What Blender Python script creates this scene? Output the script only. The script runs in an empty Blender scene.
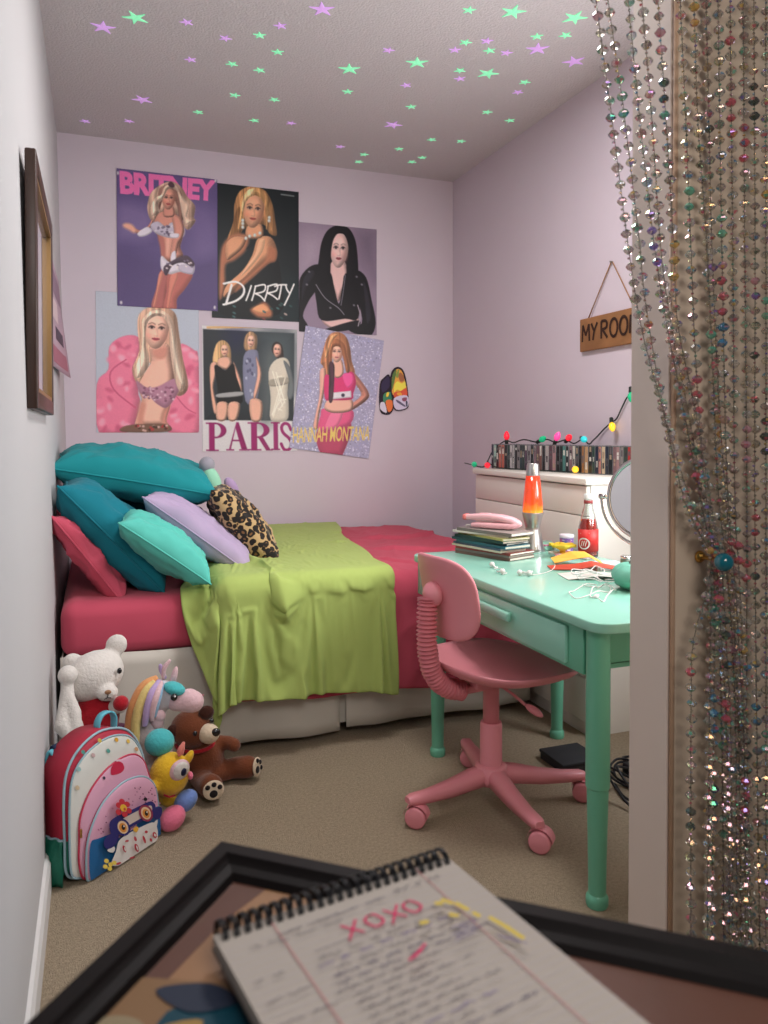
import bpy, bmesh, math, random
from mathutils import Vector, Matrix, noise
C = bpy.context.scene.collection
PI = math.pi
rnd = random.Random(7)

# ---------------------------------------------------------------- materials
def lin(c):
    c = c / 255.0
    return c / 12.92 if c <= 0.04045 else ((c + 0.055) / 1.055) ** 2.4
def rgb(r, g, b): return (lin(r), lin(g), lin(b), 1.0)
_mats = {}
def M(name, col=(200, 200, 200), rough=0.6, metal=0.0, bump=0.0, bscale=200.0, bdist=0.002, var=0.0, vscale=8.0,
      emit=0.0, ecol=None, trans=0.0, ior=1.45, coat=0.0, spec=0.5, sheen=0.0, sss=0.0, bdetail=3.0):
    if name in _mats: return _mats[name]
    m = bpy.data.materials.new(name); m.use_nodes = True
    nt = m.node_tree; b = nt.nodes['Principled BSDF']
    c = rgb(*col)
    b.inputs['Base Color'].default_value = c
    b.inputs['Roughness'].default_value = rough
    b.inputs['Metallic'].default_value = metal
    b.inputs['Specular IOR Level'].default_value = spec
    b.inputs['IOR'].default_value = ior
    b.inputs['Transmission Weight'].default_value = trans
    b.inputs['Coat Weight'].default_value = coat
    b.inputs['Sheen Weight'].default_value = sheen
    if emit:
        b.inputs['Emission Color'].default_value = rgb(*(ecol or col)); b.inputs['Emission Strength'].default_value = emit
    if bump or var: tc = nt.nodes.new('ShaderNodeTexCoord')
    if var:
        n = nt.nodes.new('ShaderNodeTexNoise'); n.inputs['Scale'].default_value = vscale; n.inputs['Detail'].default_value = 4
        nt.links.new(tc.outputs['Object'], n.inputs['Vector'])
        mx = nt.nodes.new('ShaderNodeMix'); mx.data_type = 'RGBA'
        mx.inputs[6].default_value = tuple(x * (1 - var) for x in c[:3]) + (1,)
        mx.inputs[7].default_value = tuple(min(1, x * (1 + var)) for x in c[:3]) + (1,)
        nt.links.new(n.outputs['Fac'], mx.inputs[0]); nt.links.new(mx.outputs[2], b.inputs['Base Color'])
    if bump:
        n2 = nt.nodes.new('ShaderNodeTexNoise'); n2.inputs['Scale'].default_value = bscale; n2.inputs['Detail'].default_value = bdetail
        nt.links.new(tc.outputs['Object'], n2.inputs['Vector'])
        bp = nt.nodes.new('ShaderNodeBump'); bp.inputs['Strength'].default_value = bump; bp.inputs['Distance'].default_value = bdist
        nt.links.new(n2.outputs['Fac'], bp.inputs['Height']); nt.links.new(bp.outputs['Normal'], b.inputs['Normal'])
    _mats[name] = m
    return m
PRINT_GAIN = 1.18
def ink(r, g, b):
    k = PRINT_GAIN
    r, g, b = [min(255, int(x * k)) for x in (r, g, b)]
    return M('print_%d_%d_%d' % (r, g, b), (r, g, b), rough=0.55, spec=0.3)

# ---------------------------------------------------------------- mesh builder
class MB:
    def __init__(s): s.v = []; s.f = []; s.mi = []; s.sm = []; s.mats = []
    def slot(s, m):
        if m is None: return 0
        if m not in s.mats: s.mats.append(m)
        return s.mats.index(m)
    def add(s, vs, fs, m=None, smooth=False):
        o = len(s.v); k = s.slot(m)
        s.v += [tuple(p) for p in vs]
        for f in fs:
            s.f.append([i + o for i in f]); s.mi.append(k); s.sm.append(smooth)
        return s
    def bm(s, bm, m=None, smooth=False, mtx=None):
        bm.verts.ensure_lookup_table(); bm.verts.index_update()
        vs = [(mtx @ v.co if mtx else v.co.copy()) for v in bm.verts]
        fs = [[v.index for v in f.verts] for f in bm.faces]
        bm.free(); return s.add(vs, fs, m, smooth)
    def box(s, lo, hi, m=None, bev=0.0, seg=2, mtx=None):
        bm = bmesh.new(); bmesh.ops.create_cube(bm, size=1)
        for v in bm.verts:
            v.co = Vector([lo[i] + (v.co[i] + .5) * (hi[i] - lo[i]) for i in range(3)])
        if bev: bmesh.ops.bevel(bm, geom=bm.edges[:] + bm.verts[:], offset=bev, segments=seg, profile=.5, affect='EDGES')
        return s.bm(bm, m, bool(bev), mtx)
    def lathe(s, prof, m=None, n=24, mtx=None, smooth=True):
        vs = []; fs = []
        for (r, z) in prof:
            for k in range(n):
                a = 2 * PI * k / n; vs.append(Vector((r * math.cos(a), r * math.sin(a), z)))
        for i in range(len(prof) - 1):
            for k in range(n):
                k2 = (k + 1) % n
                fs.append([i * n + k, i * n + k2, (i + 1) * n + k2, (i + 1) * n + k])
        if prof[0][0] > 1e-6: fs.append(list(range(n))[::-1])
        if prof[-1][0] > 1e-6: fs.append([(len(prof) - 1) * n + k for k in range(n)])
        if mtx: vs = [mtx @ v for v in vs]
        return s.add(vs, fs, m, smooth)
    def tube(s, pts, r, m=None, n=8, caps=True, closed=False):
        pts = [Vector(p) for p in pts]; N = len(pts)
        rs = r if isinstance(r, (list, tuple)) else [r] * N
        vs = []; fs = []; up = None
        for i, p in enumerate(pts):
            if closed: t = pts[(i + 1) % N] - pts[i - 1]
            else: t = pts[min(i + 1, N - 1)] - pts[max(i - 1, 0)]
            t.normalize()
            if up is None:
                up = t.orthogonal().normalized()
            else:
                up = up - t * up.dot(t)
                up = up.normalized() if up.length > 1e-5 else t.orthogonal().normalized()
            w = t.cross(up)
            for k in range(n):
                a = 2 * PI * k / n
                vs.append(p + (up * math.cos(a) + w * math.sin(a)) * rs[i])
        M_ = N if closed else N - 1
        for i in range(M_):
            j = (i + 1) % N
            for k in range(n):
                k2 = (k + 1) % n
                fs.append([i * n + k, i * n + k2, j * n + k2, j * n + k])
        if caps and not closed: fs += [list(range(n))[::-1], [(N - 1) * n + k for k in range(n)]]
        return s.add(vs, fs, m, True)
    def ell(s, c, r, m=None, rot=(0, 0, 0), sub=3):
        bm = bmesh.new(); bmesh.ops.create_icosphere(bm, subdivisions=sub, radius=1)
        if not hasattr(r, '__len__'): r = (r, r, r)
        from mathutils import Euler
        mt = Matrix.Translation(c) @ Euler(rot).to_matrix().to_4x4() @ Matrix.Diagonal((r[0], r[1], r[2], 1))
        return s.bm(bm, m, True, mt)
    def prism(s, pts2, d0, d1, m=None, fr=None, bev=0.0, smooth=False, msides=None):
        """outline pts2 in (a,b), extruded along c from d0 to d1; fr maps (a,b,c) to space"""
        bm = bmesh.new()
        vs = [bm.verts.new((p[0], p[1], d0)) for p in pts2]
        f = bm.faces.new(vs)
        r = bmesh.ops.extrude_face_region(bm, geom=[f])
        for e in r['geom']:
            if isinstance(e, bmesh.types.BMVert): e.co.z = d1
        bmesh.ops.recalc_face_normals(bm, faces=bm.faces[:])
        if bev:
            ed = [e for e in bm.edges if len(e.link_faces) == 2 and e.calc_face_angle(0) > 0.9]
            bmesh.ops.bevel(bm, geom=ed, offset=bev, segments=3, profile=.5, affect='EDGES')
        bm.verts.ensure_lookup_table(); bm.verts.index_update()
        V = [fr(v.co) if fr else v.co.copy() for v in bm.verts]
        s.add(V, [[v.index for v in f.verts] for f in bm.faces], m, smooth or bool(bev))
        bm.free(); return s
    def poly(s, pts3, m=None): return s.add(pts3, [list(range(len(pts3)))], m)
    def grid(s, P, m=None, closed_u=False, smooth=True):
        nu = len(P); nv = len(P[0])
        vs = [p for row in P for p in row]; fs = []
        for i in range(nu if closed_u else nu - 1):
            i2 = (i + 1) % nu
            for j in range(nv - 1): fs.append([i * nv + j, i2 * nv + j, i2 * nv + j + 1, i * nv + j + 1])
        return s.add(vs, fs, m, smooth)
    def build(s, name, m=None, parent=None, autosmooth=None):
        me = bpy.data.meshes.new(name)
        me.from_pydata([tuple(v) for v in s.v], [], s.f)
        mats = s.mats or ([m] if m else [])
        if m and s.mats and m not in s.mats and None: pass
        for mm in mats: me.materials.append(mm)
        for p, k, sm in zip(me.polygons, s.mi, s.sm): p.material_index = k; p.use_smooth = sm
        me.validate()
        if autosmooth:
            bm = bmesh.new(); bm.from_mesh(me)
            for e in bm.edges:
                if len(e.link_faces) == 2 and e.calc_face_angle(0) > autosmooth: e.smooth = False
            for f in bm.faces: f.smooth = True
            bm.to_mesh(me); bm.free()
        o = bpy.data.objects.new(name, me); C.objects.link(o)
        if parent: o.parent = parent
        return o
def tag(o, label=None, cat=None, group=None, kind=None):
    if label: o['label'] = label
    if cat: o['category'] = cat
    if group: o['group'] = group
    if kind: o['kind'] = kind
    return o
def thing(name, label, cat, loc=(0, 0, 0), rot=(0, 0, 0), group=None):
    o = bpy.data.objects.new(name, None); C.objects.link(o); o.location = loc; o.rotation_euler = rot
    o.empty_display_size = .05
    return tag(o, label, cat, group)
def struct(name, mb, m=None): return tag(mb.build(name, m), kind='structure')
def smoothpts(pts, n=5, closed=True):
    P = [Vector(p) for p in pts]; N = len(P); out = []
    for i in range(N if closed else N - 1):
        if closed: a, b, c, d = P[i - 1], P[i], P[(i + 1) % N], P[(i + 2) % N]
        else: a, b, c, d = P[max(i - 1, 0)], P[i], P[i + 1], P[min(i + 2, N - 1)]
        for k in range(n):
            t = k / n
            out.append(0.5 * ((2 * b) + (c - a) * t + (2 * a - 5 * b + 4 * c - d) * t * t + (3 * b - a - 3 * c + d) * t ** 3))
    if not closed: out.append(P[-1])
    return out
def text_polys(s, offset=0.0, shear=0.0, spacing=1.0):
    cu = bpy.data.curves.new('t', 'FONT'); cu.body = s; cu.size = 1; cu.offset = offset; cu.shear = shear
    cu.space_character = spacing; cu.resolution_u = 3; cu.fill_mode = 'FRONT'
    o = bpy.data.objects.new('t', cu); C.objects.link(o)
    dg = bpy.context.evaluated_depsgraph_get(); dg.update()
    me = o.evaluated_get(dg).to_mesh()
    vs = [v.co.copy() for v in me.vertices]; fs = [list(p.vertices) for p in me.polygons]
    o.evaluated_get(dg).to_mesh_clear()
    bpy.data.objects.remove(o); bpy.data.curves.remove(cu)
    x0 = min(v.x for v in vs); x1 = max(v.x for v in vs); y0 = min(v.y for v in vs); y1 = max(v.y for v in vs)
    return [((v.x - x0) / (x1 - x0), (v.y - y0) / (y1 - y0)) for v in vs], fs
def frame(o, u, v, n):
    o, u, v, n = Vector(o), Vector(u), Vector(v), Vector(n)
    return lambda p: o + u * p[0] + v * p[1] + n * p[2]

# flat printed picture: traced in its own drawing units (quad = tl, tr, br, bl), laid out on a real sheet
class Sheet:
    def __init__(s, quad, w, h, fr, base, th=0.0008, step=0.00025, corner=None):
        s.q = [Vector(p) for p in quad]; s.w = w; s.h = h; s.fr = fr; s.mb = MB(); s.z = th; s.step = step
        if base is not None:
            s.mb.prism(corner or [(0, 0), (w, 0), (w, h), (0, h)], 0, th, base, fr)
    def uv(s, p):
        tl, tr, br, bl = s.q; u = v = .5; P = Vector((p[0], p[1]))
        for _ in range(8):
            e = tl * (1 - u) * (1 - v) + tr * u * (1 - v) + br * u * v + bl * (1 - u) * v - P
            du = (tr - tl) * (1 - v) + (br - bl) * v; dv = (bl - tl) * (1 - u) + (br - tr) * u
            det = du.x * dv.y - du.y * dv.x
            if abs(det) < 1e-9: break
            u -= (e.x * dv.y - e.y * dv.x) / det; v -= (du.x * e.y - du.y * e.x) / det
        return u, v
    def pt(s, p, clip=True):
        u, v = s.uv(p)
        if clip: u = min(1, max(0, u)); v = min(1, max(0, v))
        return (u * s.w, (1 - v) * s.h, s.z)
    def P(s, col, pts, smooth=True, n=4):
        s.z += s.step
        q = smoothpts([(a, b) for a, b in pts], n) if smooth else pts
        s.mb.poly([s.fr(s.pt(p)) for p in q], ink(*col) if isinstance(col, tuple) else col); return s
    def E(s, col, c, rx, ry, rot=0, n=20):
        ca, sa = math.cos(rot), math.sin(rot)
        return s.P(col, [(c[0] + rx * math.cos(t) * ca - ry * math.sin(t) * sa, c[1] + rx * math.cos(t) * sa + ry * math.sin(t) * ca)
                         for t in [2 * PI * k / n for k in range(n)]], False)
    def L(s, col, pts, wd, smooth=True):
        s.z += s.step
        m = ink(*col) if isinstance(col, tuple) else col
        q = smoothpts(pts, 4, False) if (smooth and len(pts) > 2) else [Vector(p) for p in pts]
        Lp = []; Rp = []
        for i, p in enumerate(q):
            t = q[min(i + 1, len(q) - 1)] - q[max(i - 1, 0)]; t = Vector((t[0], t[1]))
            if t.length < 1e-9: t = Vector((1, 0))
            t.normalize(); nn = Vector((-t.y, t.x)) * wd / 2
            Lp.append(s.fr(s.pt((p[0] + nn.x, p[1] + nn.y)))); Rp.append(s.fr(s.pt((p[0] - nn.x, p[1] - nn.y))))
        k = len(q); s.mb.add(Lp + Rp, [[i, i + 1, k + i + 1, k + i] for i in range(k - 1)], m); return s
    def T(s, col, text, quad, offset=0.0, shear=0.0, spacing=1.0):
        s.z += s.step
        vs, fs = text_polys(text, offset, shear, spacing)
        tl, tr, br, bl = [Vector(p) for p in quad]
        V = []
        for (a, b) in vs:
            p = tl * (1 - a) * b + tr * a * b + br * a * (1 - b) + bl * (1 - a) * (1 - b)
            V.append(s.fr(s.pt(p)))
        s.mb.add(V, fs, ink(*col) if isinstance(col, tuple) else col); return s
    def build(s, name, parent=None): return s.mb.build(name, None, parent)
ORD = ['first', 'second', 'third', 'fourth', 'fifth', 'sixth', 'seventh', 'eighth', 'ninth', 'tenth', 'eleventh', 'twelfth', 'thirteenth',
       'fourteenth', 'fifteenth', 'sixteenth', 'seventeenth', 'eighteenth', 'nineteenth', 'twentieth']
ORD += ['twenty-' + x for x in ORD[:9]] + ['thirtieth'] + ['thirty-' + x for x in ORD[:9]] + ['fortieth'] + ['forty-' + x for x in ORD[:9]]
# ---------------------------------------------------------------- room shell
HC = 2.816; YB = 4.5; XR = 2.15
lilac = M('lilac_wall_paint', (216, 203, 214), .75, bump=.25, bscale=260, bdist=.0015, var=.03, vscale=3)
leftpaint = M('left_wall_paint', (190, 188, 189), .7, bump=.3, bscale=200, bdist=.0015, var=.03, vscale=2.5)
ceilpaint = M('ceiling_texture_paint', (206, 198, 200), .9, bump=.8, bscale=110, bdist=.006, var=.05, vscale=60)
beige = M('beige_doorway_paint', (214, 192, 170), .6, bump=.12, bscale=150, bdist=.001, var=.04, vscale=2)
reveal = M('jamb_paint', (224, 208, 198), .5, var=.03, vscale=4)
tan = M('bare_wood_edge', (206, 170, 142), .6, var=.15, vscale=20)
white_trim = M('white_trim_paint', (214, 212, 210), .45)
carpet = M('beige_carpet', (186, 168, 144), 1.0, bump=1.0, bscale=300, bdist=.014, var=.34, vscale=110, spec=.1)
_c = carpet.node_tree
struct('floor', MB().box((-1.6, -1.6, -.05), (2.6, YB + .1, 0), carpet))
def lx(z): return -.133 - .021 * z                     # the old left wall leans very slightly outwards
mb = MB(); y0, y1 = 1.25, YB + .1
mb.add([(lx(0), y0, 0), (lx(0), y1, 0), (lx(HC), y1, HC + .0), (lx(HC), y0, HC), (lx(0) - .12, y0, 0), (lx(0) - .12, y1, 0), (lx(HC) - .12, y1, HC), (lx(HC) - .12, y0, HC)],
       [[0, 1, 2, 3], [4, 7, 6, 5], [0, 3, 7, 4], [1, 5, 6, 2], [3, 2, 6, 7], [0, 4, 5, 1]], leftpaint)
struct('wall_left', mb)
struct('wall_back', MB().box((lx(HC) - .1, YB, 0), (XR + .1, YB + .1, HC), lilac))
# right wall with the window that lights the room (behind the doorway wall, out of the photograph)
WY0, WY1, WZ0, WZ1 = 1.48, 2.18, .98, 2.05
mb = MB()
mb.box((XR, 1.3, 0), (XR + .1, WY0, HC), lilac).box((XR, WY1, 0), (XR + .1, YB, HC), lilac)
mb.box((XR, WY0, 0), (XR + .1, WY1, WZ0), lilac).box((XR, WY0, WZ1), (XR + .1, WY1, HC), lilac)
struct('wall_right', mb)
mb = MB()
for a, b in (((XR + .02, WY0, WZ0), (XR + .07, WY0 + .04, WZ1)), ((XR + .02, WY1 - .04, WZ0), (XR + .07, WY1, WZ1)), ((XR + .02, WY0, WZ0), (XR + .07, WY1, WZ0 + .04)),
             ((XR + .02, WY0, WZ1 - .04), (XR + .07, WY1, WZ1)), ((XR + .03, WY0, 1.50), (XR + .06, WY1, 1.53))):
    mb.box(a, b, white_trim)
struct('window_1', mb)
struct('ceiling', MB().box((-1.6, 1.25, HC), (XR + .1, YB + .1, HC + .08), ceilpaint))
# doorway wall at the right of the photograph: reveal, bead and casing
PY0, PY1 = 1.29, 1.40
mb = MB()
mb.box((1.115, PY0, 0), (XR + .1, PY1 - .001, HC), beige)
mb.box((-.18, PY0, 2.62), (1.110, PY1 - .001, HC), beige)  # unseen header over the opening, added to block light
struct('wall_front', mb)
struct('trim_1', MB().box((1.106, PY0 - .004, 0), (1.116, PY1 + .004, 2.62), reveal))
mb = MB().box((1.117, PY0 - .016, 0), (1.200, PY0, 2.66), beige, .003)
struct('trim_2', mb)
mb = MB().tube([(1.1135, PY0 - .011, 0), (1.1135, PY0 - .011, 2.62)], .0050, tan, 10)
struct('trim_3', mb)
mb = MB()
pr = [(0, 0), (.014, 0), (.014, .07), (.008, .085), (0, .088)]
mb.prism(pr, 1.45, YB, white_trim, lambda p: Vector((lx(p[1]) + p[0], p[2], p[1])))
struct('baseboard_left', mb)
struct('baseboard_right', MB().box((XR - .013, 1.42, 0), (XR, YB, .085), white_trim, .003))
struct('baseboard_back', MB().box((-.13, YB - .013, 0), (XR, YB, .085), white_trim, .003))

# ---------------------------------------------------------------- glow stars
PB = [(0.032, 3.282), (0.812, 2.853), (0.214, 3.922), (1.742, 2.829), (1.948, 2.868), (1.459, 3.78)]
PS = [(-0.048, 4.292), (0.165, 4.213), (0.339, 3.128), (0.5, 3.198), (0.69, 3.025), (0.388, 3.432), (0.955, 3.945), (1.511, 2.844), (1.42, 2.957), (1.636, 2.904), (1.556, 3.187), (1.159, 3.057), (1.351, 3.333), (1.874, 3.216), (1.29, 4.17)]
GB = [(0.15, 3.164), (1.502, 2.616), (1.747, 2.569), (1.057, 3.275), (1.315, 3.116), (1.652, 3.098)]
GS = [(0.627, 3.126), (0.726, 3.235), (0.562, 3.409), (0.686, 3.424), (0.625, 3.716), (0.813, 3.698), (0.487, 3.974), (0.769, 3.978), (1.338, 2.663), (1.685, 2.742), (1.788, 2.693), (1.434, 2.886), (1.56, 2.912), (1.521, 3.116), (1.85, 3.114), (1.118, 3.491), (1.463, 3.542), (1.844, 3.468), (2.004, 3.518), (1.731, 3.895), (1.892, 3.859), (1.615, 4.086), (1.456, 4.237), (1.466, 4.362), (1.791, 4.165), (1.762, 4.252)]
glowg = M('glow_plastic_green', (136, 232, 178), .5, emit=.62)
glowp = M('glow_plastic_purple', (206, 160, 226), .5, emit=.5)
def star_mesh(name, R, m, r_in=.33):
    mb = MB(); vs = []
    for k in range(10):
        a = PI / 2 + k * PI / 5; r = R if k % 2 == 0 else R * r_in
        vs.append((r * math.cos(a), r * math.sin(a), 0))
    n = 10
    mb.add(vs + [(x * .92, y * .92, -.0022) for x, y, z in vs] + [(0, 0, -.0038)],
           [[k, (k + 1) % n, n + (k + 1) % n, n + k] for k in range(n)] + [[n + k, n + (k + 1) % n, 2 * n] for k in range(n)] + [list(range(n))], m)
    o = mb.build(name); return o
for pts, R, m, lab, grp in ((PB, .053, glowp, 'large purple glow star stuck on the ceiling', 'large purple ceiling stars'),
                       (PS, .029, glowp, 'small purple glow star stuck on the ceiling', 'small purple ceiling stars'),
                       (GB, .053, glowg, 'large green glow star stuck on the ceiling', 'large green ceiling stars'),
                       (GS, .029, glowg, 'small green glow star stuck on the ceiling', 'small green ceiling stars')):
    base = None
    for (x, y) in pts:
        if base is None: base = o = star_mesh('glow_star', R, m)
        else: o = base.copy(); C.objects.link(o)
        o.location = (x, y, HC - .0005); o.rotation_euler = (0, 0, rnd.uniform(0, 2)); tag(o, lab, 'star', grp)

# ---------------------------------------------------------------- things on the left wall
darkwood = M('dark_brown_frame_wood', (60, 40, 32), .4, bump=.2, bscale=60, var=.3, vscale=14)
gold = M('gilt_inner_edge', (140, 108, 66), .4, metal=.4)
glass_front = M('framed_print_glass', (172, 168, 176), .08, coat=1.0, var=.06, vscale=3)
t = thing('picture_frame', 'dark brown framed picture hung on the pale left wall', 'picture frame', (lx(1.6), 0, 0))
fy0, fy1, fz0, fz1, fw, fd = 2.06, 2.80, 1.262, 1.895, .045, .032
mb = MB()
mb.box((0.006, fy0, fz0), (fd, fy0 + fw, fz1), darkwood, .004); mb.box((0.006, fy1 - fw, fz0), (fd, fy1, fz1), darkwood, .004)
mb.box((0.006, fy0 + fw * .9, fz0), (fd, fy1 - fw * .9, fz0 + fw), darkwood, .004); mb.box((0.006, fy0 + fw * .9, fz1 - fw), (fd, fy1 - fw * .9, fz1), darkwood, .004)
mb.build('frame', None, t)
i0, i1, j0, j1 = fy0 + fw, fy1 - fw, fz0 + fw, fz1 - fw
mb = MB()
for a, b in (((.012, i0 - .002, j0), (.029, i0 + .01, j1)), ((.012, i1 - .01, j0), (.029, i1 + .002, j1)), ((.012, i0, j0 - .002), (.029, i1, j0 + .01)), ((.012, i0, j1 - .01), (.029, i1, j1 + .002))):
    mb.box(a, b, gold)
tag(mb.build('inner_edge', None, t), 'narrow gold inner edge')
tag(MB().box((.008, i0, j0), (.016, i1, j1), glass_front).build('glass', None, t), 'pale glazed picture')

# curling print beyond the frame
def curl_pt(u, v):                                       # u along the wall, v down
    y = 3.17 + u * .78; z = 1.915 - v * .45
    lift = .004 + .040 * (u ** 1.5) * (v ** 1.3) + .004 * u
    return Vector((lx(z) + lift, y, z))
N = 14
mb = MB(); mb.grid([[curl_pt(i / N, j / N) for j in range(N + 1)] for i in range(N + 1)], ink(150, 128, 140))
def cpatch(col, a):
    mb.poly([curl_pt(u, v) + Vector((.0012, -.0006, 0)) for u, v in a], ink(*col))
for k in range(7):
    for (c, u0, u1, v0, v1) in (((120, 98, 112), .1, .9, .08, .3), ((62, 52, 66), .35, .8, .60, .72), ((176, 156, 160), .1, .55, .36, .55), ((136, 84, 98), .15, .9, .80, .95)):
        a, b = u0 + (u1 - u0) * k / 7, u0 + (u1 - u0) * (k + 1) / 7
        cpatch(c, [(a, v0), (b, v0), (b, v1), (a, v1)])
o = mb.build('wall_print'); tag(o, 'curling mauve paper print beyond the frame on the left wall', 'print')
sd = o.modifiers.new('thick', 'SOLIDIFY'); sd.thickness = .0006; sd.offset = -1
# printed picture composed on the fine mesh of the sheet itself: soft-edged shapes mixed into one colour per mesh point
import numpy as np
def _noise1(t, seed):
    rs = np.random.RandomState(seed); tab = rs.rand(512); i = np.floor(t).astype(int); f = t - i; f = f * f * (3 - 2 * f)
    return tab[i % 512] * (1 - f) + tab[(i + 1) % 512] * f
def _noise2(x, y, seed):
    rs = np.random.RandomState(seed); tab = rs.rand(64, 64); i = np.floor(x).astype(int); j = np.floor(y).astype(int); f = x - i; g = y - j
    f = f * f * (3 - 2 * f); g = g * g * (3 - 2 * g); a = tab[i % 64, j % 64]; b = tab[(i + 1) % 64, j % 64]; c = tab[i % 64, (j + 1) % 64]; d = tab[(i + 1) % 64, (j + 1) % 64]
    return (a * (1 - f) + b * f) * (1 - g) + (c * (1 - f) + d * f) * g
_pp = bpy.data.materials.new('printed_poster_paper'); _pp.use_nodes = True
_b = _pp.node_tree.nodes['Principled BSDF']; _b.inputs['Roughness'].default_value = .42; _b.inputs['Specular IOR Level'].default_value = .35
_at = _pp.node_tree.nodes.new('ShaderNodeAttribute'); _at.attribute_name = 'print'
_pp.node_tree.links.new(_at.outputs['Color'], _b.inputs['Base Color'])
class Raster:
    def __init__(s, quad, w, h, fr, base, cols=190, curl=.0, corner=None):
        s.q = quad; s.w = w; s.h = h; s.fr = fr; s.nx = cols; s.ny = int(cols * h / w)
        u, v = np.meshgrid(np.linspace(0, 1, s.nx), np.linspace(0, 1, s.ny))
        tl, tr, br, bl = [np.array(p, float) for p in quad]
        g = lambda k: tl[k] * (1 - u) * (1 - v) + tr[k] * u * (1 - v) + br[k] * u * v + bl[k] * (1 - u) * v
        s.X = g(0); s.Y = g(1); s.u = u; s.v = v
        s.unit = math.hypot(*(tr - tl)) / cols
        s.C = np.zeros((s.ny, s.nx, 3)) + np.array(base, float)[:3]
        s.curl = curl; s.over = []
    def _region(s, q, pad):
        x0, x1, y0, y1 = q[:, 0].min() - pad, q[:, 0].max() + pad, q[:, 1].min() - pad, q[:, 1].max() + pad
        m = (s.X >= x0) & (s.X <= x1) & (s.Y >= y0) & (s.Y <= y1)
        r = np.where(m.any(1))[0]; c = np.where(m.any(0))[0]
        return None if not len(r) or not len(c) else (slice(r[0], r[-1] + 1), slice(c[0], c[-1] + 1))
    def P(s, col, pts, smooth=True, n=4, k=.16, soft=None, wd=None, st=0, sa=0.0, op=1.0):
        q = np.array([tuple(p)[:2] for p in (smoothpts([(a, b) for a, b in pts], n) if smooth else pts)])
        soft = soft or s.unit * 1.1; reg = s._region(q, soft * 2)
        if reg is None: return s
        x = s.X[reg]; y = s.Y[reg]; ins = np.zeros(x.shape, bool); best = np.full(x.shape, 1e9); nx_ = np.zeros(x.shape); ny_ = np.zeros(x.shape)
        N = len(q)
        for i in range(N):
            ax, ay = q[i - 1]; bx, by = q[i]; dx, dy = bx - ax, by - ay; l2 = dx * dx + dy * dy + 1e-12
            t = np.clip(((x - ax) * dx + (y - ay) * dy) / l2, 0, 1); ex = x - ax - t * dx; ey = y - ay - t * dy; d = ex * ex + ey * ey
            m = d < best; best = np.where(m, d, best); nx_ = np.where(m, ex, nx_); ny_ = np.where(m, ey, ny_)
            if abs(dy) > 1e-12: ins ^= ((ay > y) != (by > y)) & (x < dx * (y - ay) / dy + ax)
        d = np.sqrt(best); sd = np.where(ins, d, -d); a = np.clip(sd / (2 * soft) + .5, 0, 1) * op
        c = np.zeros(x.shape + (3,)) + np.array(col, float)
        if k:
            size = wd or max(3 * s.unit, .22 * min(np.ptp(q[:, 0]), np.ptp(q[:, 1])))
            e = np.clip(1 - sd / size, 0, 1); e = e * e * (3 - 2 * e)
            dn = np.maximum(d, 1e-6); lx_ = (-nx_ / dn) * -.45 + (-ny_ / dn) * -.6
            c = c * (1 + k * e * (lx_ * 1.0 - .75))[..., None]
        if st:
            ca, sn = math.cos(sa), math.sin(sa); pr = x * ca + y * sn; al = -x * sn + y * ca
            wv = 6 * s.unit * _noise2(al / (22 * s.unit) + 9, pr / (40 * s.unit) + 9, 3)
            z = _noise1((pr + wv) / (2.2 * s.unit) + 100, 5) * .6 + _noise1((pr + wv * 1.6) / (5.5 * s.unit) + 200, 8) * .6
            c = c * (1 + st * (z - .62))[..., None]
        s.C[reg] = s.C[reg] * (1 - a[..., None]) + np.clip(c, 0, 255) * a[..., None]
        return s
    def E(s, col, c, rx, ry, rot=0, n=18, **kw):
        ca, sa = math.cos(rot), math.sin(rot)
        kw.setdefault('k', .12)
        return s.P(col, [(c[0] + rx * math.cos(t) * ca - ry * math.sin(t) * sa, c[1] + rx * math.cos(t) * sa + ry * math.sin(t) * ca) for t in [2 * PI * k / n for k in range(n)]], False, **kw)
    def L(s, col, pts, wd, smooth=True, op=1.0, soft=None):
        q = smoothpts(pts, 4, False) if (smooth and len(pts) > 2) else [Vector((p[0], p[1])) for p in pts]
        A = np.array([tuple(p)[:2] for p in q]); soft = soft or s.unit * .9; reg = s._region(A, wd + soft * 2)
        if reg is None: return s
        x = s.X[reg]; y = s.Y[reg]; best = np.full(x.shape, 1e9)
        for i in range(len(A) - 1):
            ax, ay = A[i]; dx, dy = A[i + 1] - A[i]; t = np.clip(((x - ax) * dx + (y - ay) * dy) / (dx * dx + dy * dy + 1e-12), 0, 1)
            best = np.minimum(best, (x - ax - t * dx) ** 2 + (y - ay - t * dy) ** 2)
        a = np.clip((wd / 2 - np.sqrt(best)) / (2 * soft) + .5, 0, 1) * op
        s.C[reg] = s.C[reg] * (1 - a[..., None]) + np.array(col, float) * a[..., None]
        return s
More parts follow.
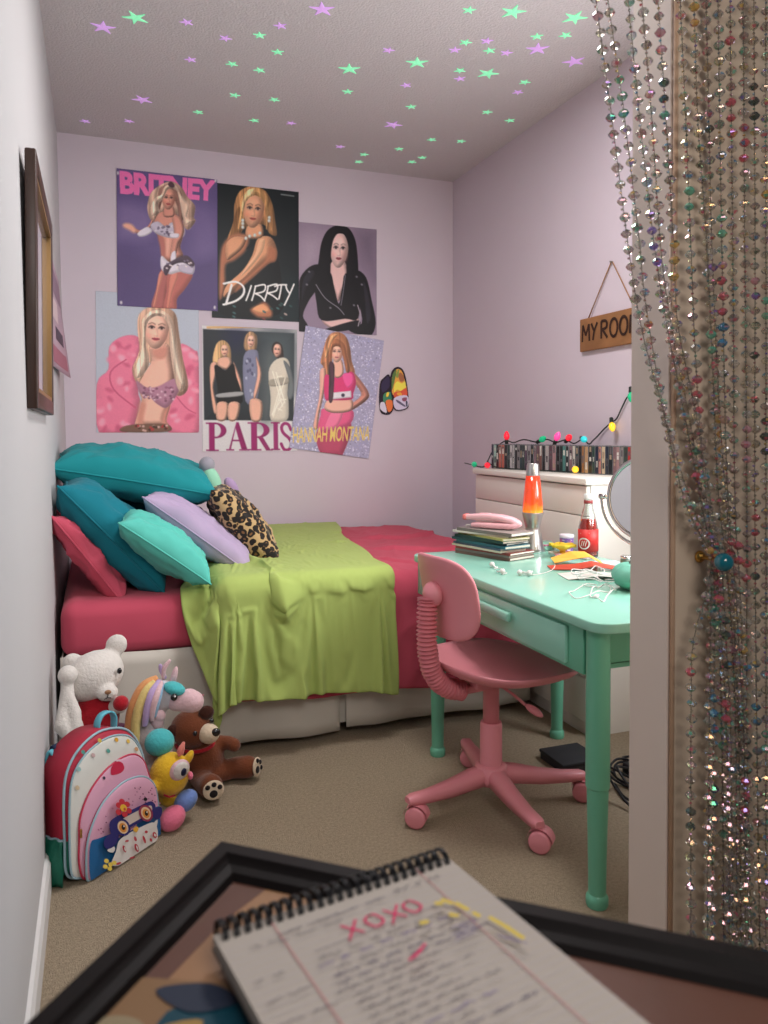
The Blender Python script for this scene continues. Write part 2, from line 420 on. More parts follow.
    def T(s, col, text, quad, offset=0.0, shear=0.0, spacing=1.0):
        vs, fs = text_polys(text, offset, shear, spacing); tl, tr, br, bl = [Vector(p) for p in quad]
        pts = [tl * (1 - a) * b + tr * a * b + br * a * (1 - b) + bl * (1 - a) * (1 - b) for a, b in vs]
        A = np.array([tuple(p)[:2] for p in pts]); reg = s._region(A, 2); x = s.X[reg]; y = s.Y[reg]; cov = np.zeros(x.shape)
        sub = [(-.3, -.3), (.3, -.3), (-.3, .3), (.3, .3)]
        for f in fs:
            t = A[f]
            for i in range(1, len(f) - 1):
                a, b, c = t[0], t[i], t[i + 1]; ar = (b[0] - a[0]) * (c[1] - a[1]) - (b[1] - a[1]) * (c[0] - a[0])
                if abs(ar) < 1e-9: continue
                bb = (x > min(a[0], b[0], c[0]) - 2) & (x < max(a[0], b[0], c[0]) + 2)
                if not bb.any(): continue
                cols = np.where(bb.any(0))[0]; sl = slice(cols[0], cols[-1] + 1)
                for (ox, oy) in sub:
                    px, py = x[:, sl] + ox * s.unit, y[:, sl] + oy * s.unit
                    w0 = ((b[0] - px) * (c[1] - py) - (b[1] - py) * (c[0] - px)) / ar; w1 = ((c[0] - px) * (a[1] - py) - (c[1] - py) * (a[0] - px)) / ar
                    cov[:, sl] += .25 * ((w0 >= 0) & (w1 >= 0) & (w0 + w1 <= 1))
        a = np.clip(cov, 0, 1); s.C[reg] = s.C[reg] * (1 - a[..., None]) + np.array(col, float) * a[..., None]
        return s
    def grad(s, top, bottom, left=None):
        g = s.v[..., None]; s.C = np.array(top, float) * (1 - g) + np.array(bottom, float) * g; return s
    def speckle(s, amp, seed=1, mask=None):
        n = np.random.RandomState(seed).rand(s.ny, s.nx) - .5; s.C = np.clip(s.C * (1 + amp * n[..., None]), 0, 255); return s
    def build(s, name, gain=None, th=.0009):
        gain = gain or PRINT_GAIN
        c = np.clip(s.C * gain, 0, 255) / 255.0; c = np.where(c <= .04045, c / 12.92, ((c + .055) / 1.055) ** 2.4)
        vs = []; 
        for j in range(s.ny):
            for i in range(s.nx):
                u, v = s.u[j, i], s.v[j, i]
                d = th + s.curl * ((2 * u - 1) ** 4 * .5 + (2 * v - 1) ** 6 * .5)
                vs.append(s.fr((u * s.w, (1 - v) * s.h, d)))
        mb = MB(); W = s.nx
        fs = [[j * W + i, (j + 1) * W + i, (j + 1) * W + i + 1, j * W + i + 1] for j in range(s.ny - 1) for i in range(W - 1)]
        mb.add(vs, fs, _pp, True)
        ring = [j * W for j in range(s.ny)] + [(s.ny - 1) * W + i for i in range(1, W)] + [j * W + W - 1 for j in range(s.ny - 2, -1, -1)] + [i for i in range(W - 2, 0, -1)]
        bk = [s.fr((s.u.flat[k] * s.w, (1 - s.v.flat[k]) * s.h, 0)) for k in ring]; o0 = len(mb.v); n = len(ring)
        mb.v += [tuple(p) for p in bk]
        pm = M('poster_paper_back', (200, 198, 196), .7); sl = mb.slot(pm)
        for k in range(n): mb.f.append([ring[k], ring[(k + 1) % n], o0 + (k + 1) % n, o0 + k]); mb.mi.append(sl); mb.sm.append(False)
        mb.f.append([o0 + k for k in range(n)][::-1]); mb.mi.append(sl); mb.sm.append(False)
        o = mb.build(name); at = o.data.attributes.new('print', 'FLOAT_COLOR', 'POINT')
        buf = np.ones((len(o.data.vertices), 4)); buf[:s.ny * s.nx, :3] = c.reshape(-1, 3); at.data.foreach_set('color', buf.ravel())
        return o
# ---------------------------------------------------------------- posters on the back wall
def wallfr(x, z, y, ang=0.0):
    ca, sa = math.cos(ang), math.sin(ang)
    return frame((x, y, z), (ca, 0, sa), (-sa, 0, ca), (0, -1, 0))
PG = 'posters on the back wall'
def face(s, c, rx, ry, rot, skin, lip, eye=(52, 36, 36), dx=.38, ey=-.15, my=.46):
    """a plain, generic printed face"""
    ca, sa = math.cos(rot), math.sin(rot)
    def at(a, b): return (c[0] + a * rx * ca - b * ry * sa, c[1] + a * rx * sa + b * ry * ca)
    s.P(skin, [at(*p) for p in ((0, -1), (.6, -.86), (.93, -.4), (.92, .1), (.74, .55), (.36, .92), (0, 1.02), (-.36, .92), (-.74, .55), (-.92, .1), (-.93, -.4), (-.6, -.86))], k=.30, wd=rx * .7)
    lo = tuple(x * .78 for x in skin); hi = tuple(min(255, x * 1.10) for x in skin)
    s.E(hi, at(-.15, -.5), rx * .5, ry * .22, rot, soft=rx * .25, k=0, op=.6); s.E(hi, at(-.45, .12), rx * .25, ry * .14, rot, soft=rx * .2, k=0, op=.6); s.E(hi, at(.3, .1), rx * .2, ry * .13, rot, soft=rx * .2, k=0, op=.5)
    s.E((lo[0], lo[1] * .86, lo[2] * .86), at(.62, .3), rx * .3, ry * .3, rot, soft=rx * .3, k=0, op=.6); s.E((skin[0], skin[1] * .8, skin[2] * .8), at(-.58, .25), rx * .22, ry * .12, rot, soft=rx * .25, k=0, op=.5)
    for q in (-dx, dx):
        s.E(lo, at(q, ey - .04), rx * .27, ry * .15, rot, soft=rx * .12, k=0, op=.8)
        s.E((206, 190, 184), at(q, ey), rx * .18, ry * .06, rot, k=0, op=.7)
        s.E(eye, at(q, ey), rx * .11, ry * .075, rot, k=0)
        s.L(eye, [at(q - .22, ey + .01), at(q - .05, ey - .085), at(q + .2, ey - .02)], rx * .075)
        s.L(tuple(x * .55 for x in skin), [at(q - .26, ey - .18), at(q, ey - .26), at(q + .24, ey - .19)], rx * .09, op=.75)
    s.L(lo, [at(.04, ey + .04), at(.10, .22), at(.08, .28)], rx * .12, op=.7, soft=rx * .08); s.E(lo, at(.0, .30), rx * .17, ry * .035, rot, k=0, op=.75, soft=rx * .06)
    s.E(hi, at(-.02, .2), rx * .08, ry * .1, rot, k=0, op=.6, soft=rx * .08)
    s.P(lip, [at(-.30, my), at(-.10, my - .065), at(0, my - .045), at(.10, my - .065), at(.30, my), at(.12, my + .09), at(-.12, my + .09)], k=.1)
    s.L(tuple(x * .6 for x in lip), [at(-.27, my), at(0, my + .012), at(.27, my)], rx * .05)
    s.E(lo, at(0, my + .2), rx * .22, ry * .035, rot, k=0, op=.5, soft=rx * .1)

# purple poster, dancer in silver
s = Raster([(180, 88), (660, 145), (660, 780), (183, 757)], .545, .752, wallfr(.110, 1.906, YB - .004), (88, 74, 118), curl=.0015)
s.P((80, 66, 108), [(180, 480), (330, 520), (480, 560), (662, 520), (662, 782), (182, 758)], soft=40, k=0)
s.P((112, 96, 138), [(185, 260), (300, 270), (350, 330), (330, 420), (230, 430), (185, 400)], soft=40, k=0)
s.P((102, 86, 130), [(520, 250), (640, 300), (655, 480), (560, 520), (530, 420)], soft=40, k=0)
pinkp = (214, 104, 160)
s.T(pinkp, 'BRITNEY', [(192, 100), (656, 150), (650, 250), (196, 212)], .05, 0, .95)
hair = (196, 160, 140); hair2 = (226, 194, 172); hair3 = (136, 98, 88)
s.P(hair, [(325, 250), (340, 205), (385, 168), (435, 152), (482, 178), (512, 225), (550, 270), (545, 325), (552, 345), (520, 385), (496, 372), (478, 320), (400, 310), (360, 345), (335, 335), (322, 290)], st=.55, k=.3)
s.P(hair3, [(385, 180), (440, 165), (480, 200), (500, 300), (478, 350), (455, 250), (400, 235), (372, 320), (362, 290), (372, 220)], st=.55, k=.3)
sk = (196, 134, 118); sk2 = (168, 102, 94); sk3 = (214, 158, 138)
silver = (178, 168, 184); silver2 = (118, 106, 128); silver3 = (206, 198, 208)
s.P(sk, [(350, 350), (330, 385), (285, 408), (245, 385), (215, 372), (222, 360), (250, 368), (285, 388), (322, 370), (345, 335)], k=.42)
s.P(sk3, [(208, 362), (225, 354), (252, 362), (270, 392), (258, 402), (236, 388), (214, 376)], soft=7, k=.05)
s.P(silver3, [(276, 402), (320, 372), (345, 392), (318, 414), (286, 420)])
s.P(sk, [(385, 300), (440, 300), (475, 330), (492, 380), (488, 430), (478, 470), (490, 515), (430, 545), (392, 525), (384, 470), (372, 420), (352, 385), (358, 335)], k=.42)
s.P(sk2, [(372, 420), (395, 425), (405, 470), (400, 520), (388, 515), (382, 470)], soft=7, k=.05)
s.P(sk3, [(410, 430), (430, 430), (425, 490), (412, 510)], soft=7, k=.05)
s.P(silver, [(336, 362), (372, 346), (410, 372), (438, 350), (496, 372), (494, 420), (430, 426), (378, 412), (350, 394)])
for k in range(26):
    a, b = rnd.uniform(350, 485), rnd.uniform(365, 412); s.E(rnd.choice((silver2, silver3, (92, 76, 96))), (a, b), rnd.uniform(4, 9), rnd.uniform(3, 7), 0, 8)
s.P(sk, [(440, 318), (478, 325), (497, 380), (488, 425), (470, 455), (452, 530), (428, 538), (436, 460), (448, 400)], k=.42)
s.P(silver3, [(430, 405), (470, 405), (466, 425), (432, 424)])
s.P(silver3, [(436, 500), (455, 490), (456, 535), (432, 540)])
s.P((160, 92, 88), [(388, 575), (428, 598), (412, 680), (398, 770), (340, 764), (360, 680)])
s.P((172, 98, 90), [(424, 598), (536, 596), (502, 670), (462, 720), (456, 774), (398, 772), (410, 690)])
s.P((200, 130, 112), [(376, 600), (396, 596), (372, 690), (358, 755), (348, 755), (364, 680)])
s.P((198, 124, 108), [(432, 606), (468, 604), (440, 690), (426, 760), (412, 762), (420, 690)])
s.P(silver3, [(388, 512), (430, 545), (480, 518), (542, 545), (538, 600), (480, 590), (425, 602), (386, 575)])
s.P(silver, [(470, 560), (540, 556), (537, 600), (480, 590)])
s.P((74, 58, 72), [(398, 568), (420, 548), (470, 520), (512, 512), (546, 548), (534, 566), (490, 545), (440, 560), (414, 606), (400, 598)])
for k in range(14): s.E(rnd.choice((silver2, (226, 214, 214))), (rnd.uniform(402, 535), rnd.uniform(530, 575)), 6, 4, .4, 8)
s.P(sk, [(405, 275), (445, 275), (448, 320), (400, 322)], k=.42)
face(s, (423, 238), 33, 50, .08, (200, 140, 122), (168, 58, 66))
s.P(hair2, [(388, 215), (402, 178), (436, 162), (466, 178), (478, 215), (452, 190), (420, 190), (398, 232), (372, 262), (378, 300), (345, 320), (336, 282), (360, 230)], st=.55, k=.3)
s.P(hair2, [(466, 200), (496, 235), (520, 270), (512, 320), (530, 345), (505, 362), (488, 318), (478, 260)], st=.55, k=.3)
s.P((74, 50, 60), [(420, 168), (430, 152), (444, 160), (452, 176), (436, 182)])
for q in ((186, 112), (652, 150), (645, 762), (200, 742)): s.E((196, 190, 196), q, 6, 9, 0, 8)
s.speckle(.05); o = s.build('poster'); tag(o, 'purple poster of a dancing woman in silver under pink letters', 'poster', PG)

# black poster, woman in black top
s = Raster([(42, 57), (380, 88), (380, 590), (42, 572)], .512, .772, wallfr(.622, 1.868, YB - .0025), (14, 24, 28), curl=.0015)
s.P((20, 34, 38), [(280, 420), (380, 440), (380, 590), (290, 585)], soft=40, k=0)
s.P((168, 120, 78), [(128, 140), (150, 88), (200, 68), (250, 88), (276, 140), (286, 200), (292, 255), (262, 248), (240, 215), (160, 235), (140, 300), (88, 355), (100, 275), (124, 205)], st=.6, k=.3)
s.P((120, 82, 48), [(130, 180), (150, 150), (156, 230), (136, 300), (100, 340), (112, 270)], st=.6, k=.3)
skd = (206, 148, 112); skd2 = (166, 106, 78)
s.P(skd2, [(74, 335), (92, 280), (130, 252), (182, 258), (172, 312), (130, 352), (95, 372), (92, 440), (78, 502), (68, 480)], soft=7, k=.05)
s.P(skd, [(96, 290), (130, 262), (172, 268), (160, 305), (122, 340), (98, 350)], k=.42)
s.P((12, 18, 22), [(172, 312), (216, 262), (262, 252), (286, 292), (296, 340), (310, 430), (300, 560), (90, 565), (76, 505), (128, 472), (190, 420), (255, 365), (275, 340), (262, 290), (228, 282)])
s.P(skd, [(218, 268), (268, 262), (292, 308), (287, 352), (256, 366), (192, 422), (130, 474), (86, 494), (98, 448), (158, 392), (196, 332)], k=.42)
s.P(skd2, [(262, 300), (290, 312), (286, 352), (256, 366), (190, 424), (132, 474), (150, 440), (200, 394), (246, 350)], soft=7, k=.05)
s.P((226, 172, 134), [(222, 276), (246, 272), (236, 320), (190, 380), (150, 416), (176, 372), (206, 330)])
s.P(skd, [(182, 218), (232, 215), (236, 262), (190, 270), (170, 252)], k=.42)
face(s, (202, 163), 42, 64, .10, (212, 156, 124), (176, 84, 74))
gold1 = (200, 150, 98)
s.P(gold1, [(150, 170), (152, 120), (178, 84), (214, 74), (250, 98), (266, 150), (262, 215), (250, 232), (250, 160), (232, 118), (205, 104), (178, 122), (164, 160), (156, 225), (140, 236), (144, 200)], st=.55, k=.3)
s.P((230, 188, 138), [(176, 88), (204, 78), (200, 100), (176, 122), (158, 168), (158, 130)], st=.6, k=.3)
for p in ((160, 200), (160, 212), (160, 226), (263, 188), (262, 200), (186, 260), (206, 256), (226, 248), (172, 268)): s.E((196, 200, 196), p, 6, 7, 0, 8)
s.P(skd2, [(188, 542), (214, 524), (246, 512), (272, 545), (268, 570), (226, 572), (204, 562)], soft=7, k=.05)
s.P((212, 150, 108), [(196, 540), (236, 520), (262, 545), (232, 556)])
for k in range(12): s.E(rnd.choice(((120, 60, 60), (60, 96, 96), (170, 150, 140), (40, 70, 70))), (rnd.uniform(120, 350), rnd.uniform(515, 582)), 8, 4, .5, 8)
wh = (214, 210, 208)
D = [[(116, 446), (106, 480), (94, 520)], [(86, 442), (130, 434), (160, 452), (160, 482), (130, 508), (84, 522)], [(192, 450), (182, 480), (172, 506)], [(208, 452), (202, 480), (194, 506)],
     [(208, 452), (244, 446), (242, 470), (208, 480)], [(208, 480), (228, 490), (244, 508)], [(258, 452), (252, 480), (244, 504)], [(256, 452), (292, 444), (290, 468), (256, 478)], [(256, 478), (276, 488), (294, 502)],
     [(284, 452), (306, 446), (330, 446)], [(310, 448), (306, 474), (300, 500)], [(328, 450), (332, 464), (342, 478)], [(360, 444), (344, 480), (322, 524)]]
for st in D: s.L(wh, st, 6.5)
for st in D[:2]: s.L(wh, [(x + 3, y + 2) for x, y in st], 5)
s.L((110, 116, 118), [(310, 98), (334, 101), (360, 104)], 5)
s.speckle(.05); o = s.build('poster'); tag(o, 'black poster of a golden-haired woman with white brush lettering', 'poster', PG)

# grey-mauve poster, dark-haired woman in black jacket
s = Raster([(380, 197), (678, 228), (678, 636), (384, 622)], .494, .652, wallfr(1.134, 1.812, YB - .001), (132, 116, 134), curl=.0015)
s.P((150, 134, 150), [(384, 260), (460, 250), (470, 340), (420, 380), (384, 380)], soft=40, k=0)
s.P((108, 94, 112), [(600, 240), (678, 240), (678, 420), (640, 380), (606, 320)], soft=40, k=0)
bk = (16, 15, 20); bk2 = (34, 33, 42)
s.P(bk, [(446, 430), (456, 340), (466, 275), (490, 228), (530, 210), (568, 222), (592, 262), (602, 315), (606, 400), (596, 450), (560, 440), (490, 430), (460, 460)])
ps = (206, 170, 166); ps2 = (176, 134, 134)
s.P(ps, [(506, 350), (556, 355), (566, 420), (546, 470), (530, 505), (512, 470), (492, 410)], k=.42)
s.P(ps, [(468, 574), (555, 568), (608, 572), (596, 604), (510, 612)], k=.42)
s.P(bk, [(388, 412), (430, 366), (470, 372), (452, 450), (420, 502), (398, 560), (416, 600), (400, 640), (384, 630), (384, 480)])
s.P(bk, [(436, 372), (496, 388), (514, 450), (532, 515), (546, 440), (556, 398), (604, 390), (616, 450), (606, 570), (556, 572), (468, 578), (448, 510)])
s.P(bk, [(596, 390), (636, 412), (658, 500), (674, 590), (650, 640), (590, 628), (566, 606), (620, 590), (608, 500)])
s.P(bk, [(484, 612), (600, 578), (610, 600), (560, 618), (500, 622)])
s.P(bk2, [(398, 420), (428, 384), (440, 400), (410, 450), (394, 500)]); s.P(bk2, [(626, 430), (644, 470), (656, 560), (640, 590), (632, 500)])
s.L((120, 116, 126), [(446, 440), (480, 492), (530, 530), (552, 556)], 3.5); s.L((110, 106, 116), [(556, 404), (548, 470), (540, 520)], 3)
s.L((150, 140, 150), [(604, 520), (614, 560), (606, 600)], 4)
for p in ((420, 390), (412, 440), (600, 410), (620, 440), (500, 530), (590, 520)): s.E((104, 100, 110), p, 5, 4, .5, 8)
face(s, (533, 308), 36, 66, .08, (214, 178, 172), (140, 66, 76), (24, 20, 26))
s.P(bk, [(488, 330), (490, 270), (510, 238), (536, 228), (512, 262), (502, 310), (500, 370), (496, 420), (470, 450), (460, 400), (472, 330)])
s.P(bk, [(536, 228), (564, 240), (580, 280), (584, 340), (590, 420), (570, 440), (560, 372), (570, 320), (560, 262)])
s.speckle(.05); o = s.build('poster'); tag(o, 'mauve poster of a dark-haired woman in a black jacket', 'poster', PG)

# pink fur poster
s = Raster([(53, -30), (397, -4), (397, 444), (53, 443)], .550, .772, wallfr(-.002, 1.208, YB - .001), (166, 172, 184), curl=.0015)
pf = (214, 116, 142); pf2 = (186, 82, 112); pf3 = (236, 158, 176)
s.P(pf, [(60, 441), (55, 280), (92, 232), (96, 156), (140, 122), (190, 124), (204, 170), (190, 300), (196, 340), (180, 410), (160, 441)])
s.P(pf, [(330, 150), (380, 170), (396, 205), (396, 441), (288, 441), (296, 350), (330, 300), (330, 220)])
def fur(poly_pts, cols, n, r):
    xs = [p[0] for p in poly_pts]; ys = [p[1] for p in poly_pts]
    k = 0
    while k < n:
        x, y = rnd.uniform(min(xs), max(xs)), rnd.uniform(min(ys), max(ys)); ins = False; j = len(poly_pts) - 1
        for i in range(len(poly_pts)):
            if (ys[i] > y) != (ys[j] > y) and x < (xs[j] - xs[i]) * (y - ys[i]) / (ys[j] - ys[i]) + xs[i]: ins = not ins
            j = i
        if ins: s.E(rnd.choice(cols), (x, y), rnd.uniform(.5, 1) * r, rnd.uniform(.4, .8) * r, rnd.uniform(0, 3), 10, soft=5, k=0, op=.75)
        k += 1
fur([(62, 436), (60, 285), (98, 236), (102, 160), (140, 130), (185, 130), (196, 170), (184, 300), (170, 432)], (pf2, pf3, pf), 60, 16)
fur([(340, 160), (378, 178), (392, 210), (392, 432), (300, 432), (304, 350), (336, 300)], (pf2, pf3, pf), 40, 16)
s.L(pf2, [(150, 200), (100, 240), (110, 300), (180, 360)], 5); s.L(pf2, [(300, 300), (350, 360), (385, 380)], 4)
bh = (226, 192, 170); bh2 = (196, 156, 132)
s.P(bh2, [(188, 96), (194, 50), (228, 26), (284, 28), (318, 52), (328, 110), (342, 200), (360, 290), (332, 322), (300, 300), (200, 180), (212, 250), (194, 290), (170, 235), (194, 170)], st=.55, k=.3)
sp = (224, 172, 152); sp2 = (192, 132, 116)
s.P(sp, [(230, 155), (290, 150), (306, 205), (312, 262), (300, 345), (284, 400), (286, 424), (186, 424), (184, 392), (202, 340), (190, 290), (214, 240), (234, 205)], k=.42)
s.P(sp2, [(196, 340), (214, 350), (206, 395), (210, 422), (188, 422), (186, 392)], soft=7, k=.05); s.P(sp2, [(296, 350), (284, 400), (286, 424), (268, 422), (272, 380)], soft=7, k=.05)
s.P(sp2, [(240, 168), (286, 158), (284, 190), (262, 200), (244, 190)], soft=7, k=.05)
s.P((166, 118, 138), [(184, 270), (216, 292), (256, 290), (312, 264), (334, 290), (290, 358), (255, 350), (225, 322), (196, 312)])
for k in range(46):
    s.E(rnd.choice(((210, 176, 190), (118, 74, 96), (150, 96, 120))), (rnd.uniform(205, 310), rnd.uniform(292, 338)), 4.5, 3.5, 0, 7)
s.P((112, 84, 70), [(138, 441), (150, 420), (240, 414), (292, 418), (288, 441)])
for k in range(24): s.E(rnd.choice(((206, 170, 160), (170, 60, 60), (70, 50, 44))), (rnd.uniform(160, 285), rnd.uniform(420, 438)), 5, 4, 0, 7)
face(s, (252, 104), 44, 60, .10, (228, 178, 158), (178, 70, 84))
s.P(bh, [(204, 110), (206, 66), (236, 38), (276, 40), (304, 66), (318, 120), (330, 200), (350, 280), (330, 306), (312, 260), (298, 170), (296, 100), (276, 62), (244, 58), (220, 84), (216, 150), (228, 210), (206, 250), (184, 262), (180, 230), (200, 170)], st=.55, k=.3)
s.P((236, 212, 190), [(300, 90), (312, 130), (326, 210), (342, 280), (326, 270), (308, 200)], st=.6, k=.3)
s.speckle(.05); o = s.build('poster'); tag(o, 'poster of a platinum-blonde woman in a pink fur coat', 'poster', PG)

# white poster with three figures over serif letters
s = Raster([(405, 86), (725, 100), (719, 509), (403, 514)], .556, .722, wallfr(.566, 1.10, YB - .0018), (196, 192, 194), curl=.0015)
s.P((40, 46, 52), [(408, 99), (716, 112), (708, 408), (409, 407)], False)
s.P((62, 72, 76), [(590, 108), (715, 112), (708, 300), (640, 220)], soft=40, k=0); s.P((30, 34, 62), [(490, 104), (545, 106), (535, 150), (500, 160)], soft=40, k=0)
s.P((92, 100, 100), [(610, 210), (640, 180), (640, 300), (625, 405), (600, 405), (604, 300)], soft=40, k=0)
sg = (212, 162, 140)
s.P((196, 156, 110), [(438, 212), (450, 152), (474, 136), (496, 158), (498, 205), (480, 190), (462, 218)], st=.6, k=.3)
s.P(sg, [(430, 222), (452, 214), (446, 260), (440, 300), (452, 372), (441, 382), (431, 310)], k=.42); s.P(sg, [(506, 208), (530, 270), (532, 312), (514, 275)], k=.42)
s.P(sg, [(460, 198), (492, 194), (500, 215), (484, 236), (456, 224)], k=.42)
s.P((14, 15, 18), [(444, 226), (460, 226), (480, 240), (506, 215), (516, 260), (531, 310), (530, 350), (456, 352), (454, 300)])
s.P((150, 150, 150), [(455, 318), (530, 310), (531, 324), (457, 331)])
s.P(sg, [(452, 350), (487, 350), (480, 405), (450, 405)], k=.42); s.P(sg, [(490, 350), (526, 350), (515, 405), (488, 405)], k=.42)
face(s, (478, 172), 13, 20, 0, (222, 176, 152), (150, 70, 70))
s.P((164, 128, 96), [(543, 165), (546, 125), (565, 106), (586, 122), (584, 165), (570, 178)], st=.6, k=.3)
s.P((116, 118, 142), [(540, 192), (580, 168), (592, 200), (586, 330), (545, 342)])
for k in range(16): s.E(rnd.choice(((170, 172, 190), (84, 84, 110))), (rnd.uniform(548, 582), rnd.uniform(200, 330)), 4, 6, 0, 7)
s.P(sg, [(560, 338), (600, 342), (596, 406), (564, 406)], k=.42); s.P(sg, [(582, 190), (600, 250), (580, 330), (572, 320), (586, 250)], k=.42)
face(s, (566, 140), 13, 20, .1, (220, 176, 154), (150, 80, 74))
s.P((46, 34, 32), [(638, 175), (640, 150), (655, 141), (672, 155), (676, 195), (660, 200)])
cr = (196, 188, 172)
s.P(cr, [(624, 245), (645, 205), (680, 194), (698, 220), (690, 300), (692, 360), (684, 406), (630, 406), (630, 330)])
s.P((150, 142, 128), [(630, 270), (688, 262), (690, 282), (632, 292)]); s.P((98, 104, 106), [(676, 205), (700, 230), (712, 300), (700, 335), (688, 320), (694, 270)])
for k in range(10): s.L((222, 216, 200), [(rnd.uniform(634, 660), rnd.uniform(230, 400)), (rnd.uniform(660, 686), rnd.uniform(230, 400))], 3)
face(s, (655, 170), 14, 22, .1, (214, 168, 148), (140, 70, 70))
# serif letters drawn in a unit box
mg = (138, 26, 92)
def serif(x0, x1, y0, y1, parts):
    for q in parts:
        s.P(mg, [(x0 + (x1 - x0) * a, y0 + (y1 - y0) * b) for a, b in q], False)
def bowl(cx, cy, rx, ry, tx, ty, a0, a1, n=14):
    A = [a0 + (a1 - a0) * k / n for k in range(n + 1)]
    return [(cx + rx * math.cos(t), cy + ry * math.sin(t)) for t in A] + [(cx + tx * math.cos(t), cy + ty * math.sin(t)) for t in A[::-1]]
ST = [[(.14, 0), (.40, 0), (.40, 1), (.14, 1)], [(0, 0), (.45, 0), (.45, .045), (0, .045)], [(0, .955), (.58, .955), (.58, 1), (0, 1)]]
PB_ = [bowl(.44, .275, .52, .275, .26, .225, -PI / 2, PI / 2), [(.38, 0), (.46, 0), (.46, .05), (.38, .05)], [(.38, .5), (.46, .5), (.46, .55), (.38, .55)]]
serif(415, 484, 416, 512, ST + PB_)
serif(480, 554, 414, 510, [[(.46, 0), (.56, 0), (.94, .96), (.68, .96), (.42, .20), (.20, .96), (.12, .96)], [(0, .955), (.34, .955), (.34, 1), (0, 1)], [(.58, .955), (1, .955), (1, 1), (.58, 1)], [(.26, .62), (.66, .62), (.66, .67), (.26, .67)]])
serif(552, 628, 414, 509, ST + PB_ + [[(.44, .53), (.66, .53), (.98, .96), (1.08, .96), (1.08, 1), (.80, 1)]])
serif(630, 660, 413, 507, [[(.28, 0), (.78, 0), (.78, 1), (.28, 1)], [(0, 0), (1, 0), (1, .045), (0, .045)], [(0, .955), (1, .955), (1, 1), (0, 1)]])
s.L(mg, [(698, 438), (690, 421), (676, 417), (666, 430), (672, 449), (692, 468), (700, 488), (690, 505), (674, 505), (664, 486)], 10)
s.P((206, 168, 118), [(420, 90), (600, 86), (606, 94), (420, 98)], False)
s.speckle(.05); o = s.build('poster'); tag(o, 'white-bordered poster of three women above purple serif letters', 'poster', PG)

# glitter poster, tilted
glit = bpy.data.materials.new('silver_glitter_paper'); glit.use_nodes = True
nt = glit.node_tree; b = nt.nodes['Principled BSDF']
tc = nt.nodes.new('ShaderNodeTexCoord'); vo = nt.nodes.new('ShaderNodeTexVoronoi'); vo.inputs['Scale'].default_value = 160
nt.links.new(tc.outputs['Object'], vo.inputs['Vector'])
cr_ = nt.nodes.new('ShaderNodeValToRGB'); el = cr_.color_ramp.elements
el[0].position = .0; el[0].color = rgb(104, 102, 128); el[1].position = 1; el[1].color = rgb(250, 250, 255)
for p_, c_ in ((.45, (140, 136, 160)), (.75, (178, 174, 194)), (.88, (226, 224, 236))):
    e_ = el.new(p_); e_.color = rgb(*c_)
sx = nt.nodes.new('ShaderNodeSeparateColor'); nt.links.new(vo.outputs['Color'], sx.inputs[0]); nt.links.new(sx.outputs[0], cr_.inputs[0])
nt.links.new(cr_.outputs[0], b.inputs['Base Color']); b.inputs['Roughness'].default_value = .45; b.inputs['Metallic'].default_value = .2
ga = math.atan2(-.069, .494)
s = Raster([(187, 77), (557, 149), (470, 720), (91, 643)], .505, .738, wallfr(1.072, 1.118, YB - .0065, ga), (150, 146, 172), curl=.0015)
for kk in range(2600): _c = rnd.choice(((190, 188, 206), (232, 230, 240), (112, 108, 134), (150, 150, 190), (206, 200, 216))); _x, _y = rnd.uniform(90, 560), rnd.uniform(76, 720); s.E(_c, (_x, _y), rnd.uniform(1.2, 3.2), rnd.uniform(1.2, 3.0), 0, 6, k=0)
s.P((176, 116, 80), [(250, 250), (262, 200), (282, 140), (308, 112), (344, 108), (376, 132), (392, 185), (398, 245), (412, 300), (386, 302), (362, 225), (310, 205), (300, 262), (286, 322), (272, 330), (262, 270)], st=.6, k=.3)
sm = (196, 130, 112); sm2 = (220, 166, 146)
s.P(sm2, [(246, 290), (272, 280), (272, 340), (256, 420), (236, 500), (226, 562), (206, 555), (220, 488), (240, 400)], k=.42)
s.P(sm, [(402, 298), (440, 340), (476, 398), (470, 432), (402, 478), (374, 482), (366, 466), (440, 412), (410, 350)], k=.42)
s.P((168, 62, 92), [(228, 565), (388, 545), (345, 690), (318, 698), (240, 684)])
s.P((204, 78, 122), [(262, 466), (392, 478), (386, 545), (300, 575), (230, 570), (242, 500)])
s.P((224, 110, 146), [(300, 480), (350, 484), (320, 556), (262, 560)])
s.P(sm2, [(286, 424), (388, 424), (392, 482), (310, 492), (262, 470)], k=.42)
s.P((198, 46, 104), [(268, 312), (312, 320), (350, 308), (400, 298), (416, 350), (402, 400), (392, 430), (300, 430), (265, 420)])
s.P((226, 78, 142), [(352, 312), (398, 306), (402, 350), (372, 372)])
s.P((206, 200, 206), [(298, 394), (392, 388), (392, 420), (300, 426)], False); s.E((50, 40, 60), (352, 408), 9, 9, 0, 8)
s.P(sm2, [(312, 240), (350, 240), (358, 300), (335, 325), (310, 312)], k=.42)
face(s, (328, 206), 30, 44, .05, (224, 172, 150), (176, 84, 92))
s.P((166, 104, 70), [(284, 260), (286, 190), (306, 150), (336, 142), (366, 168), (376, 220), (388, 290), (370, 296), (356, 220), (344, 180), (316, 178), (306, 210), (302, 262)], st=.6, k=.3)
s.P((206, 150, 104), [(300, 128), (336, 118), (310, 150), (292, 200), (276, 232), (272, 210)], st=.6, k=.3)
s.P((62, 34, 46), [(292, 250), (314, 262), (312, 330), (302, 430), (284, 432), (288, 330)], st=.6, k=.3)
gd = (206, 180, 96)
s.T(gd, 'HANNAH MONTANA', [(112, 548), (484, 562), (474, 632), (108, 622)], .012, 0, .95)
